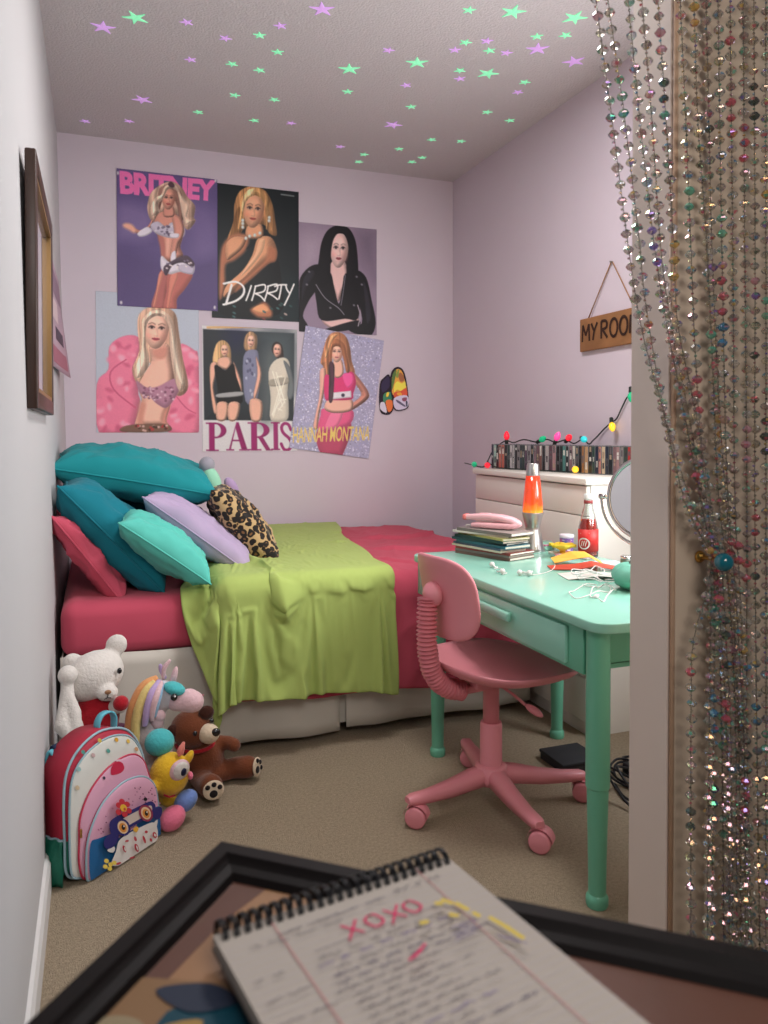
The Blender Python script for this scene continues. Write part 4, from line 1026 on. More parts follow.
# ---------------------------------------------------------------- dresser
cream = M('cream_laminate', (226, 221, 212), .38, bump=.03, bscale=80, var=.02)
X0, X1, Y0, Y1, ZT = 1.80, 2.14, 2.55, 3.50, 1.025
t = thing('dresser', 'cream chest of drawers against the right wall behind the desk', 'chest of drawers', (1.97, 3.025, 0))
off2 = Vector(t.location)
def R3(x, y, z): return Vector((x, y, z)) - off2
MB().box(R3(X0 - .012, Y0 - .010, ZT - .026), R3(X1, Y1 + .010, ZT), cream, .003).build('top', None, t)
mb = MB().box(R3(X0 + .02, Y0 + .001, .0), R3(X1 - .005, Y0 + .02, ZT - .026), cream).box(R3(X0 + .02, Y1 - .02, .0), R3(X1 - .005, Y1 - .001, ZT - .026), cream).box(R3(X1 - .02, Y0 + .02, .03), R3(X1 - .005, Y1 - .02, ZT - .026), cream)
mb.box(R3(X0 + .02, Y0 + .02, .0), R3(X1 - .02, Y1 - .02, .06), cream); mb.build('body', None, t)
zs = [ZT - .030, ZT - .150, ZT - .365, ZT - .58, ZT - .79, .06]
for a, b in zip(zs[:-1], zs[1:]):
    d = MB().box(R3(X0, Y0 + .003, b + .002), R3(X0 + .018, Y1 - .003, a - .0015), cream, .002).box(R3(X0 + .018, Y0 + .03, b + .01), R3(X0 + .30, Y1 - .03, b + .05), cream).build('drawer', None, t)

# ---------------------------------------------------------------- disc cases on the dresser
cols = [('dark blue', (40, 44, 62)), ('mint', (150, 180, 170)), ('black', (26, 26, 30)), ('terracotta', (168, 96, 84)), ('terracotta', (176, 92, 76)), ('black', (22, 24, 26)), ('dark green', (30, 52, 48)),
        ('pale grey', (176, 170, 172)), ('pale grey', (160, 154, 156)), ('black', (24, 22, 24)), ('grey', (120, 112, 114)), ('dark teal', (28, 52, 56)), ('dark green', (36, 50, 48)), ('plum', (74, 56, 72)),
        ('grey', (140, 130, 136)), ('black', (18, 18, 20)), ('mauve', (120, 92, 100)), ('plum', (96, 70, 78)), ('brown', (110, 72, 66)), ('black', (30, 24, 28)), ('pale grey', (170, 158, 158)), ('plum', (88, 60, 70)),
        ('rose', (160, 120, 122)), ('black', (20, 20, 22)), ('dark green', (28, 44, 42)), ('teal', (70, 118, 112)), ('black', (26, 26, 28)), ('mauve', (126, 98, 104)), ('pale grey', (186, 180, 172)), ('dark teal', (36, 56, 60)),
        ('black', (30, 28, 30)), ('brown', (140, 96, 62)), ('tan', (170, 134, 100)), ('black', (26, 26, 28)), ('dark green', (40, 62, 56)), ('navy', (30, 36, 56)), ('rose', (176, 116, 104)), ('tan', (190, 168, 140)),
        ('navy', (36, 42, 58)), ('black', (24, 24, 30)), ('mauve', (124, 94, 98)), ('mauve', (146, 112, 112)), ('grey', (130, 122, 120)), ('dark green', (52, 62, 54)), ('red', (168, 48, 46)), ('red', (156, 40, 44))]
p0 = Vector((1.875, 3.47)); p1 = Vector((2.065, 2.60)); dirv = (p1 - p0).normalized(); nrm = Vector((-dirv.y, dirv.x))
if nrm.x < 0: nrm = -nrm
tot = (p1 - p0).length; wds = [rnd.uniform(.8, 1.25) for _ in cols]; k = (tot - .0012 * len(cols)) / sum(wds); pos = 0
clear = M('clear_case_plastic', (96, 98, 100), .15, coat=.6)
for i, ((nm, c), w_) in enumerate(zip(cols, wds)):
    w_ *= k; o2 = p0 + dirv * pos; pos += w_ + .0012
    ins = rnd.uniform(0, .004); hgt = .124 + rnd.uniform(-.001, .001)
    fr = frame((0, 0, 0), (dirv.x, dirv.y, 0), (nrm.x, nrm.y, 0), (0, 0, 1))
    mb = MB()
    mt = Matrix(((dirv.x, nrm.x, 0, 0), (dirv.y, nrm.y, 0, 0), (0, 0, 1, 0), (0, 0, 0, 1)))
    sm_ = M('case_spine_%d_%d_%d' % c, c, .35, coat=.4, var=.25, vscale=45)
    mb.box((0, ins, 0), (w_, ins + .122, hgt), clear, .0008, 1, mt)
    mb.box((w_ * .08, ins - .0006, .004), (w_ * .92, ins + .002, hgt - .004), sm_, 0, 1, mt)
    for q in range(2):
        z_ = rnd.uniform(.015, .10); cc = rnd.choice(((200, 196, 190), (90, 84, 88), (150, 130, 110), (50, 46, 52)))
        mb.box((w_ * .25, ins - .0009, z_), (w_ * .75, ins, min(hgt - .006, z_ + rnd.uniform(.01, .035))), M('spine_mark_%d_%d_%d' % cc, cc, .5), 0, 1, mt)
    o = mb.build('disc_case'); o.location = (o2.x, o2.y, ZT + .0005)
    tag(o, '%s disc case, %s from the far left end of the row on the dresser' % (nm, ORD[i]), 'disc case', 'disc cases standing on the dresser')

# ---------------------------------------------------------------- string of coloured bulbs
cordm = M('dark_green_cord', (24, 36, 32), .5)
t = thing('string_lights', 'string of coloured bulbs draped over the disc cases and up the right wall', 'string lights', (1.95, 3.0, ZT + .13))
o3 = Vector(t.location); zc = ZT + .126
def rx(y, d=.04): return 1.875 + (3.47 - y) * .224 + d
cp = [(1.84, 3.70, 1.045), (1.83, 3.58, 1.038), (1.845, 3.50, 1.032), (1.858, 3.48, 1.06), (1.885, 3.465, 1.12)] + [(rx(y), y, zc + dz) for y, dz in ((3.42, .014), (3.36, .006), (3.29, .022), (3.20, .010), (3.14, .024), (3.08, .010), (3.02, .022), (2.97, .006), (2.92, .026))]
cp += [(2.06, 2.905, zc + .004), (2.10, 2.93, zc + .02), (2.135, 2.945, 1.19), (2.14, 2.90, 1.225), (2.14, 2.85, 1.252), (2.14, 2.815, 1.268), (2.14, 2.775, 1.32), (2.14, 2.735, 1.365), (2.142, 2.66, 1.40), (2.142, 2.5, 1.46)]
tag(MB().tube([Vector(p) - o3 for p in smoothpts(cp, 5, False)], .0032, cordm, 6).build('cord', None, t), 'dark green cord')
cp2 = [(1.858, 3.48, 1.06), (rx(3.42, -.012), 3.42, 1.034)] + [(rx(y, -.02), y, 1.031) for y in (3.3, 3.1, 2.98, 2.90)]
MB().tube([Vector(p) - o3 for p in smoothpts(cp2, 5, False)], .0028, cordm, 6).build('cord', None, t)
def bulb(p, d, name, col, e):
    d = Vector(d).normalized(); q = Vector((0, 0, 1)).rotation_difference(d).to_matrix().to_4x4()
    mt = Matrix.Translation(Vector(p) - o3) @ q
    m = M('bulb_' + name, col, .12, emit=e, coat=.6)
    so = MB().lathe([(0, -.026), (.0085, -.026), (.0095, -.006), (.0085, .0)], cordm, 14, mt).build('socket', None, t)
    b = MB().lathe([(.008, 0), (.0135, .009), (.0155, .018), (.0125, .030), (.006, .041), (.0, .045)], m, 18, mt).build('bulb', None, so)
    tag(b, name.replace('_', ' ') + ' bulb')
bulb((rx(3.41), 3.41, zc + .020), (.0, 0, 1), 'red', (222, 32, 50), .9)
bulb((rx(3.18), 3.18, zc + .018), (.1, -.9, .35), 'green', (20, 150, 104), .8)
bulb((rx(3.08), 3.08, zc + .020), (.1, -.45, .9), 'pink', (236, 70, 140), 1.0)
bulb((rx(3.01), 3.01, zc + .024), (-.2, -.9, .45), 'red', (222, 32, 50), .9)
bulb((rx(2.92), 2.92, zc + .028), (-.3, -.9, -.15), 'turquoise', (40, 184, 190), .8)
bulb((2.122, 2.825, 1.248), (-.25, -.5, -.9), 'yellow', (242, 190, 40), 1.0)
bulb((2.125, 2.70, 1.375), (-.2, -.3, -.9), 'green', (20, 150, 104), .5)
bulb((1.835, 3.585, 1.041), (-.3, -.8, .1), 'green', (20, 150, 104), .8)
bulb((1.850, 3.475, 1.041), (-.25, -.95, .08), 'red', (222, 32, 50), .9)
bulb((rx(2.89, -.03), 2.89, 1.042), (-.3, -.7, .1), 'yellow', (242, 190, 40), 1.0)

# ---------------------------------------------------------------- lava lamp
alu = M('spun_aluminium', (196, 194, 192), .28, metal=.9)
t = thing('lava_lamp', 'orange lava lamp glowing on the desk beside the magazines', 'lava lamp', (1.62, 2.655, DZ))
MB().lathe([(0, 0), (.047, 0), (.048, .004), (.046, .012), (.030, .085), (.0285, .094), (.030, .10), (.042, .150), (.0415, .155), (.037, .150), (.0, .12)], alu, 36).build('base', None, t, .7)
MB().lathe([(0, .300), (.027, .300), (.0275, .302), (.023, .345), (.021, .348), (0, .348)], alu, 30).build('cap', None, t, .7)
lava_g = bpy.data.materials.new('orange_lamp_liquid'); lava_g.use_nodes = True
nt = lava_g.node_tree; b = nt.nodes['Principled BSDF']; b.inputs['Base Color'].default_value = rgb(226, 74, 30); b.inputs['Roughness'].default_value = .08; b.inputs['Coat Weight'].default_value = .6
tc = nt.nodes.new('ShaderNodeTexCoord'); sp_ = nt.nodes.new('ShaderNodeSeparateXYZ'); nt.links.new(tc.outputs['Object'], sp_.inputs[0])
no = nt.nodes.new('ShaderNodeTexNoise'); no.inputs['Scale'].default_value = 26; no.inputs['Detail'].default_value = 2; nt.links.new(tc.outputs['Object'], no.inputs['Vector'])
ad = nt.nodes.new('ShaderNodeMath'); ad.operation = 'MULTIPLY_ADD'; ad.inputs[1].default_value = .07; nt.links.new(no.outputs['Fac'], ad.inputs[0]); nt.links.new(sp_.outputs['Z'], ad.inputs[2])
cr_ = nt.nodes.new('ShaderNodeValToRGB'); el = cr_.color_ramp.elements
mr = nt.nodes.new('ShaderNodeMapRange'); mr.inputs[1].default_value = .15; mr.inputs[2].default_value = .34; nt.links.new(ad.outputs[0], mr.inputs[0]); nt.links.new(mr.outputs[0], cr_.inputs[0])
el[0].position = 0; el[0].color = rgb(255, 210, 96); el[1].position = 1; el[1].color = rgb(196, 50, 24)
for p_, c_ in ((.16, (255, 196, 70)), (.27, (250, 128, 34)), (.42, (222, 72, 28))): e_ = el.new(p_); e_.color = rgb(*c_)
nt.links.new(cr_.outputs[0], b.inputs['Emission Color']); nt.links.new(cr_.outputs[0], b.inputs['Base Color'])
b.inputs['Emission Strength'].default_value = .55
tag(MB().lathe([(0, .128), (.0385, .148), (.0405, .160), (.0395, .185), (.034, .240), (.0275, .300), (0, .302)], lava_g, 36).build('globe', None, t), 'glowing orange globe')

# ---------------------------------------------------------------- soda bottle
cg = M('clear_bottle_glass', (240, 246, 244), .03, trans=1.0, ior=1.45)
t = thing('soda_bottle', 'clear glass bottle of red soda standing on the desk', 'bottle', (1.715, 2.42, DZ)); t.scale = (1.1, 1.1, 1.0)
MB().lathe([(0, .002), (.028, .002), (.0325, .008), (.0335, .02), (.0330, .105), (.0325, .118), (.026, .150), (.0150, .195), (.0135, .222), (.0145, .226), (.0145, .236), (.0125, .238),
            (.0105, .236), (.0112, .220), (.0125, .195), (.0235, .150), (.030, .118), (.0305, .02), (.029, .012), (0, .010)], cg, 32).build('glass', None, t)
soda = M('red_soda', (196, 40, 22), .12, emit=.04, ecol=(190, 40, 20), coat=.5)
tag(MB().lathe([(0, .0115), (.0285, .013), (.0298, .02), (.0296, .118), (.0235, .147), (.0228, .1485), (0, .1485)], soda, 32).build('soda', None, t), 'red soda')
tag(MB().lathe([(.0340, .03), (.0340, .112)], M('red_label', (200, 44, 40), .5), 32).build('label', None, t), 'red paper label')
wl = M('label_white', (226, 214, 206), .5)
def onlab(pts, mb, r=.0343):
    V = []
    for a, z in pts: V.append((r * math.cos(a), r * math.sin(a), z))
    mb.poly(V, wl)
mb = MB(); a0 = math.atan2(-2.42, -1.715)
def ringp(ca, cz, r0, r1, n=26):
    for k in range(n):
        A, B = 2 * PI * k / n, 2 * PI * (k + 1) / n
        onlab([(ca + r0 / .034 * math.cos(A), cz + r0 * math.sin(A)), (ca + r1 / .034 * math.cos(A), cz + r1 * math.sin(A)), (ca + r1 / .034 * math.cos(B), cz + r1 * math.sin(B)), (ca + r0 / .034 * math.cos(B), cz + r0 * math.sin(B))], mb)
ringp(a0 - .45, .060, .0165, .0215)
for da in (-.22, .0, .22):
    onlab([(a0 - .45 + da - .10, .050), (a0 - .45 + da - .02, .050), (a0 - .45 + da + .12, .070), (a0 - .45 + da + .04, .070)], mb)
onlab([(a0 - .8, .094), (a0 + .1, .097), (a0 + .1, .102), (a0 - .8, .099)], mb)
mb.build('label_emblem', None, t)
MB().lathe([(.0152, .221), (.0162, .226), (.0150, .240), (.0135, .242), (0, .242)], M('white_cap', (226, 224, 222), .4), 28).build('cap', None, t)
MB().lathe([(.0150, .206), (.0150, .214), (.0146, .218)], M('neck_band', (150, 60, 60), .5), 24).build('neck_band', None, t)

# ---------------------------------------------------------------- make-up mirror
chrome = M('chrome', (206, 202, 200), .09, metal=1.0)
mirr = M('mirror_glass', (226, 224, 228), .01, metal=1.0)
mc = Vector((1.715, 2.085, .985)); nv = Vector((-.862, -.507, .06)).normalized(); uv_ = Vector((-nv.y, nv.x, 0)).normalized(); wv = nv.cross(uv_)
if wv.z < 0: wv = -wv
t = thing('vanity_mirror', 'round chrome make-up mirror standing on the desk by the doorway edge', 'mirror', (mc.x, mc.y, DZ))
o4 = Vector(t.location)
def mp(a, b, c=0): return mc + uv_ * a + wv * b + nv * c - o4
RR = .137
ms = MB()
n = 56
ms.add([mp(RR * .94 * math.cos(2 * PI * k / n), RR * .94 * math.sin(2 * PI * k / n), .007) for k in range(n)], [list(range(n))], mirr)
fr_ = MB().tube([mp(RR * math.cos(2 * PI * k / n), RR * math.sin(2 * PI * k / n)) for k in range(n)], .0085, chrome, 12, closed=True).add([mp(RR * .98 * math.cos(2 * PI * k / n), RR * .98 * math.sin(2 * PI * k / n), -.004) for k in range(n)], [list(range(n))], chrome).build('rim', None, t)
tag(ms.build('mirror_glass', None, t), 'mirror glass')
yk = [mp(.162 * math.cos(PI + PI * k / 28), .162 * math.sin(PI + PI * k / 28) * 1.0 + .0, 0) for k in range(29)]
MB().tube(yk, .0062, chrome, 10).build('yoke', None, t)
for q in (-1, 1): MB().tube([mp(q * .140, 0), mp(q * .172, 0)], .009, chrome, 12).build('pivot', None, t)
MB().lathe([(0, 0), (.07, 0), (.072, .005), (.05, .016), (.012, .026), (.008, .04), (.008, .090)], chrome, 32).build('base', None, t, .8)

# ---------------------------------------------------------------- stack of magazines
mag_c = [('rust-edged', (120, 88, 78), (96, 60, 56)), ('dark grey', (96, 92, 90), (140, 130, 124)), ('dark red', (142, 52, 46), (110, 40, 40)), ('pale cream', (206, 192, 170), (150, 136, 124)), ('blue-grey', (92, 116, 136), (70, 88, 106)),
         ('teal blue', (40, 104, 122), (60, 128, 140)), ('dark teal', (20, 58, 68), (28, 74, 84)), ('green', (40, 116, 100), (24, 60, 58)), ('yellow-green', (180, 172, 104), (140, 136, 90)), ('white', (216, 208, 196), (150, 140, 130)), ('grey-covered', (150, 142, 136), (120, 112, 108))]
zz = DZ + .0005
for i, (nm, c, c2) in enumerate(mag_c):
    th = rnd.uniform(.007, .0115); w2, h2 = .128, .275
    jx, jy = rnd.uniform(-.012, .012), rnd.uniform(-.012, .012); a = math.radians(16 + rnd.uniform(-7, 7))
    if i < 3: a = math.radians(20); jx += .006; w2 += .012
    mt = Matrix.Rotation(a, 4, 'Z')
    pm = M('magazine_pages_%d' % (i % 4), ((214, 206, 192), (198, 190, 176), (226, 222, 212), (186, 170, 156))[i % 4], .7)
    mb = MB()
    mb.box((-w2 / 2 + .002, -h2 / 2 + .001, .0008), (w2 / 2 - .001, h2 / 2 - .001, th - .0008), pm, 0, 1, mt)
    cm = M('magazine_cover_%s' % nm.replace(' ', '_'), c, .35, coat=.2, var=.12, vscale=18)
    cm2 = M('magazine_spine_%s' % nm.replace(' ', '_'), c2, .4, var=.2, vscale=30)
    mb.box((-w2 / 2, -h2 / 2, th - .0018), (w2 / 2, h2 / 2, th), cm, 0, 1, mt); mb.box((-w2 / 2, -h2 / 2, 0), (w2 / 2, h2 / 2, .0018), cm2, 0, 1, mt)
    mb.box((-w2 / 2 - .0006, -h2 / 2, 0), (-w2 / 2 + .002, h2 / 2, th), cm2 if i % 3 == 1 else cm, 0, 1, mt)
    o = mb.build('magazine'); o.location = (1.415 + jx, 2.615 + jy, zz); zz += th
    tag(o, '%s magazine, %s from the bottom of the stack on the desk' % (nm, ORD[i]) if 0 < i < len(mag_c) - 1 else ('%s magazine at the very %s of the stack on the desk' % (nm, 'bottom' if i == 0 else 'top')), 'magazine', 'magazines stacked on the desk')
zmag = zz
# pink hinged gadget on top
pk = M('pale_pink_plastic', (232, 178, 184), .35, coat=.3); pk2 = M('coral_plastic', (214, 116, 112), .4)
t = thing('hair_straightener', 'pale pink hinged plastic gadget lying on top of the magazine stack', 'gadget', (1.415, 2.62, zmag))
dgx = Vector((.62, -.78, 0)).normalized(); sdx = Vector((-dgx.y, dgx.x, 0))
def G(a, b, z): return dgx * a + sdx * b + Vector((0, 0, z))
def bodyloft(rows, m, name, lab=None):
    P = []
    for (a, zc_, hh, ww) in rows:
        P.append([G(a, ww * sup(math.cos(q), .6), zc_ + hh * sup(math.sin(q), .6)) for q in [2 * PI * k / 20 for k in range(20)]])
    mb = MB().grid([list(r) for r in zip(*P)], m, True); mb.add(P[0], [list(range(20))[::-1]], m); mb.add(P[-1], [list(range(20))], m)
    o = mb.build(name, None, t)
    if lab: tag(o, lab)
bodyloft([(-.075, .0125, .008, .020), (-.05, .0135, .011, .026), (.02, .014, .013, .029), (.075, .015, .0135, .028), (.105, .018, .012, .022), (.118, .022, .007, .012)], pk, 'lower_arm')
bodyloft([(-.100, .041, .010, .018), (-.06, .043, .0125, .022), (.0, .045, .0135, .025), (.05, .042, .014, .027), (.09, .034, .014, .025), (.115, .026, .010, .016), (.122, .024, .005, .008)], pk, 'upper_arm')
bodyloft([(-.112, .0405, .011, .019), (-.108, .0405, .012, .020), (-.098, .041, .012, .020), (-.097, .041, .0105, .018)], pk2, 'tip', 'coral end tip')
mb = MB().box((-.045, -.004, .0), (.0, .004, .008), pk, .002, mtx=Matrix.Translation((0, 0, .052)) @ Matrix.Rotation(math.atan2(dgx.y, dgx.x), 4, 'Z')); mb.build('slider', None, t)
MB().tube([G(-.07, .01, .012), G(-.10, .03, .006), G(-.125, .05, .003), G(-.14, .055, -.01)], .0022, M('white_cable', (222, 218, 214), .5), 8).build('cord', None, t)
# ---------------------------------------------------------------- small things on the desk
wcab = M('white_cable', (222, 218, 214), .5)
def earbuds(label, base, p1, d1, p2, d2, cord):
    t = thing('earphones', label, 'earphones', (base[0], base[1], DZ))
    o = Vector(t.location)
    for p, d in ((p1, d1), (p2, d2)):
        d = Vector(d).normalized(); p = Vector((p[0], p[1], .0105))
        q = Vector((0, 0, 1)).rotation_difference(d).to_matrix().to_4x4(); mt = Matrix.Translation(p - Vector((o.x, o.y, 0))) @ q
        MB().lathe([(0, -.008), (.006, -.008), (.0088, -.002), (.0095, .003), (.006, .008), (0, .0105)], wcab, 18, mt).tube([mt @ Vector((.003, 0, -.004)), mt @ Vector((.006, 0, -.026))], .0032, wcab, 10).build('earbud', None, t)
    MB().tube([Vector((x - o.x, y - o.y, z)) for x, y, z in smoothpts(cord, 6, False)], .0015, wcab, 6).build('cord', None, t)
earbuds('white earphones coiled on the desk in front of the magazines', (1.27, 2.31), (1.286, 2.372), (.3, .9, .1), (1.255, 2.245), (.4, -.9, .1),
        [(1.292, 2.395, .004), (1.30, 2.36, .003), (1.275, 2.335, .003), (1.283, 2.30, .008), (1.265, 2.275, .003), (1.275, 2.25, .003), (1.245, 2.225, .004)])
earbuds('white earphones with a cord trailing toward the coloured papers', (1.32, 2.20), (1.298, 2.205), (-.5, .8, .1), (1.322, 2.185), (-.6, -.7, .1),
        [(1.31, 2.205, .004), (1.34, 2.19, .003), (1.38, 2.20, .003), (1.44, 2.24, .003), (1.50, 2.31, .004), (1.56, 2.41, .004), (1.60, 2.47, .004)])
# patterned cup
cupm = M('purple_cup_print', (140, 100, 170), .35, coat=.4)
t = thing('cup', 'small purple patterned cup standing behind the soda bottle on the desk', 'cup', (1.735, 2.59, DZ))
MB().lathe([(0, .002), (.023, .002), (.025, .008), (.0275, .052), (.0275, .066), (.026, .068), (.0245, .064), (.022, .01), (0, .008)], cupm, 30).build('body', None, t)
tag(MB().lathe([(.0278, .056), (.0285, .060), (.0282, .068), (.0262, .0695)], M('cup_rim_white', (220, 212, 220), .4), 30).build('rim', None, t), 'white rim')
mb = MB(); a0 = math.atan2(-2.59, -1.735)
for (da, z, ra, rz, c) in ((-.1, .030, .45, .017, (92, 104, 176)), (-.9, .035, .25, .02, (196, 92, 140)), (.55, .03, .16, .018, (206, 110, 160)), (-.1, .03, .2, .007, (120, 134, 200)), (.05, .049, .8, .0035, (226, 206, 220)), (-.9, .012, .3, .005, (190, 200, 220)), (.3, .012, .3, .004, (230, 200, 220))):
    mb.poly([((.0284 - .0006 * abs(0) + (.0 if z > .03 else -.0004)) * math.cos(a0 + da + ra * math.cos(q)), .0284 * math.sin(a0 + da + ra * math.cos(q)), z + rz * math.sin(q)) for q in [2 * PI * k / 16 for k in range(16)]], M('cup_print_%d_%d_%d' % c, c, .4))
mb.build('print', None, t)
# clear cosmetics pouch with pink thing
t = thing('cosmetics_bag', 'low pale green zipped bag with a pink stripe behind the yellow flower', 'cosmetics bag', (1.68, 2.68, DZ))
def loft_blob(mb, rows, m):
    P = []
    for (c, rx, ry) in rows: P.append([Vector(c) + Vector((rx * math.cos(q), ry * math.sin(q), 0)) for q in [2 * PI * k / 22 for k in range(22)]])
    mb.grid([list(r) for r in zip(*P)], m, True); mb.add(P[0], [list(range(22))[::-1]], m); mb.add(P[-1], [list(range(22))], m); return mb
loft_blob(MB(), [((0, 0, .001), .048, .038), ((0, 0, .010), .054, .042), ((0, 0, .024), .050, .036), ((0, 0, .033), .040, .024)], M('pale_green_vinyl', (140, 190, 168), .3, coat=.4)).build('body', None, t)
tag(MB().tube([(.052 * math.cos(q), .040 * math.sin(q), .022) for q in [2 * PI * k / 40 for k in range(40)]], .003, M('pink_zip', (206, 110, 140), .5), 8, closed=True).build('zip', None, t), 'pink zip')
# yellow silk flower
t = thing('silk_flower', 'yellow and pink artificial flower lying at the foot of the soda bottle', 'flower', (1.640, 2.475, DZ))
yel = M('yellow_petal', (240, 206, 60), .7); pkp = M('pink_petal', (226, 150, 160), .7)
def petal(ang, tilt, L_, W_, m, z0):
    P = []
    for i in range(7):
        u = i / 6; row = []
        for j in range(5):
            v = -1 + j / 2; w_ = W_ * math.sin(PI * min(1, .08 + u * .92)) ** .7
            x = L_ * u; y = w_ * v; z = z0 + L_ * u * tilt * (1 - .5 * u) + .010 * abs(v) ** 2
            row.append((x * math.cos(ang) - y * math.sin(ang), x * math.sin(ang) + y * math.cos(ang), max(.001, z)))
        P.append(row)
    o = MB().grid(P, m).build('petal', None, t); sd = o.modifiers.new('t', 'SOLIDIFY'); sd.thickness = .001
for k in range(6): petal(k * PI / 3 + .2, .85, .052, .024, yel, .020)
for k in range(4): petal(k * PI / 2 + 2.2, .1, .055, .022, pkp if k % 2 else M('white_petal', (232, 222, 214), .7), .006)
MB().ell((0, 0, .022), (.011, .011, .012), M('flower_heart', (220, 166, 40), .8)).build('heart', None, t)
# folded card and papers
def card(name, label, cat, pts, m, th, loc, seams=None):
    """a thin folded sheet given as a strip of quads"""
    mb = MB(); mb.grid([[Vector(a), Vector(b)] for a, b in pts], m, smooth=False); o = mb.build(name); o.location = loc
    sd = o.modifiers.new('t', 'SOLIDIFY'); sd.thickness = th; sd.offset = 1
    return tag(o, label, cat)
card('folded_card', 'orange-yellow folded card propped in front of the soda bottle', 'card', [((-.060, .065, .016), (-.095, -.015, .012)), ((.0, .030, .042), (-.020, -.050, .030)), ((.035, -.005, .044), (.012, -.070, .036)), ((.075, -.045, .014), (.050, -.105, .010))], M('yellow_card', (232, 176, 70), .55), .0016, (1.60, 2.335, DZ))
card('folded_card', 'red folded card under the orange-yellow card', 'card', [((-.105, .040, .003), (-.135, -.035, .003)), ((-.02, .0, .010), (-.06, -.080, .006)), ((.03, -.03, .022), (-.01, -.10, .017)), ((.12, -.085, .003), (.085, -.145, .003))], M('red_card', (196, 72, 50), .55), .0016, (1.585, 2.29, DZ))
card('paper_sheet', 'white crumpled paper sheet under the tangled white cables', 'paper', [((-.13, .09, .002), (-.16, -.02, .002)), ((-.04, .05, .012), (-.07, -.06, .016)), ((.03, .02, .006), (.0, -.10, .010)), ((.10, -.03, .016), (.06, -.15, .004)), ((.17, -.06, .004), (.13, -.18, .002))], M('white_paper', (216, 212, 204), .7), .0008, (1.56, 2.10, DZ))
card('paper_sheet', 'pale printed paper lying at the back of the desk by the bottle', 'paper', [((-.06, .05, .001), (-.09, -.05, .001)), ((.06, .02, .003), (.03, -.08, .002))], M('pale_print_paper', (186, 208, 214), .7, var=.1, vscale=40), .0008, (1.715, 2.315, DZ))
# jar by the mirror
t = thing('trinket_jar', 'small dark trinket jar by the foot of the mirror', 'jar', (1.735, 2.225, DZ))
MB().lathe([(0, 0), (.018, 0), (.020, .004), (.020, .026), (.017, .030)], M('smoky_jar', (96, 110, 96), .2, coat=.5, var=.4, vscale=60), 24).build('body', None, t)
tag(MB().lathe([(.0185, .029), (.0195, .031), (.0195, .038), (.017, .040), (0, .040)], chrome, 24).build('lid', None, t), 'metal lid')
# teal pouch at the doorway edge
t = thing('pouch', 'soft teal zipped pouch on the near end of the desk by the doorway edge', 'pouch', (1.505, 1.905, DZ))
tp = M('teal_pouch_fabric', (104, 172, 150), .7, bump=.3, bscale=60, bdist=.003)
rows = []
for i in range(15):
    u = -1 + i / 7; row = []
    for j in range(20):
        q = 2 * PI * j / 20; e = max(.02, 1 - abs(u) ** 3.2) ** .5
        row.append(Vector((.085 * u * .5 - .0, .085 * u * .85, 0)) + Vector((.85, -.5, 0)) * .058 * e * math.cos(q) + Vector((0, 0, .038 + .036 * e * math.sin(q) + .003 * math.sin(u * 9 + q * 2))))
    rows.append(row)
P = [list(r) for r in zip(*rows)]
MB().grid(P, tp, True).add(rows[0], [list(range(20))], tp).add(rows[-1], [list(range(20))], tp).build('body', None, t)
MB().tube([Vector((.085 * u * .5, .085 * u * .85, .0755 - .014 * u * u)) for u in [-.8 + .16 * k for k in range(11)]], .003, M('dark_zip', (36, 66, 62), .5), 8).build('zip', None, t)
# tangle of white cables
t = thing('cable_tangle', 'tangle of thin white cables on the desk beside the teal pouch', 'cable', (1.405, 2.00, DZ))
r2 = random.Random(12)
def loopcord(c, rx, ry, rot, n, z, wob):
    out = []
    for k in range(n):
        a = rot + 2 * PI * k / 11
        rr = 1 + wob * math.sin(k * 1.7)
        x, y = rx * rr * math.cos(a), ry * rr * math.sin(a)
        out.append((c[0] + x * math.cos(rot) - y * math.sin(rot) + r2.uniform(-.006, .006), c[1] + x * math.sin(rot) + y * math.cos(rot) + r2.uniform(-.006, .006), z + .006 * math.sin(k * 2.1) + .006))
    return smoothpts(out, 6, False)
for (c, rx, ry, rot, n, z, wob) in (((-.05, -.10, 0), .10, .045, .5, 13, .000, .15), ((.03, .02, 0), .085, .035, 1.0, 15, .020, .25), ((.05, -.03, 0), .07, .05, 2.0, 14, .022, .2), ((-.03, -.13, 0), .11, .03, .8, 12, .0, .1), ((.06, .05, 0), .06, .03, .2, 12, .026, .3)):
    MB().tube(loopcord(c, rx, ry, rot, n, z, wob), .0017, wcab, 6).build('cable', None, t)
MB().box((-.012, -.006, .001), (.012, .006, .009), wcab, .003, mtx=Matrix.Translation((-.08, -.17, 0)) @ Matrix.Rotation(.7, 4, 'Z')).build('plug', None, t)
# dark cords and adaptor on the floor under the desk
blk = M('black_rubber', (26, 26, 30), .5)
t = thing('power_cords', 'black cords and adaptor lying on the floor under the desk', 'cable', (1.80, 2.16, 0))
for k in range(7):
    c = (r2.uniform(-.15, .05), r2.uniform(-.25, .15)); pts = []
    for q in range(12):
        a = q * .9 + k; R_ = .07 + .05 * r2.random(); pts.append((c[0] + R_ * math.cos(a), c[1] + R_ * math.sin(a) * 1.2, .006 + .16 * max(0, math.sin(q * .8 + k)) ** 2 * r2.random() * (1 if k > 1 else .2)))
    MB().tube(smoothpts(pts, 6, False), .0042, blk, 6).build('cord', None, t)
MB().box((-.06, -.02, .0), (.0, .09, .035), blk, .006).build('adaptor', None, t)
tag(MB().box((.04, -.16, .0), (.085, -.09, .07), M('grey_adaptor', (120, 118, 116), .5), .006).build('adaptor', None, t), 'grey adaptor')
t = thing('shoe_box', 'dark flat box on the floor under the far end of the desk', 'box', (1.64, 2.42, 0))
dk = M('dark_cardboard', (38, 38, 42), .8)
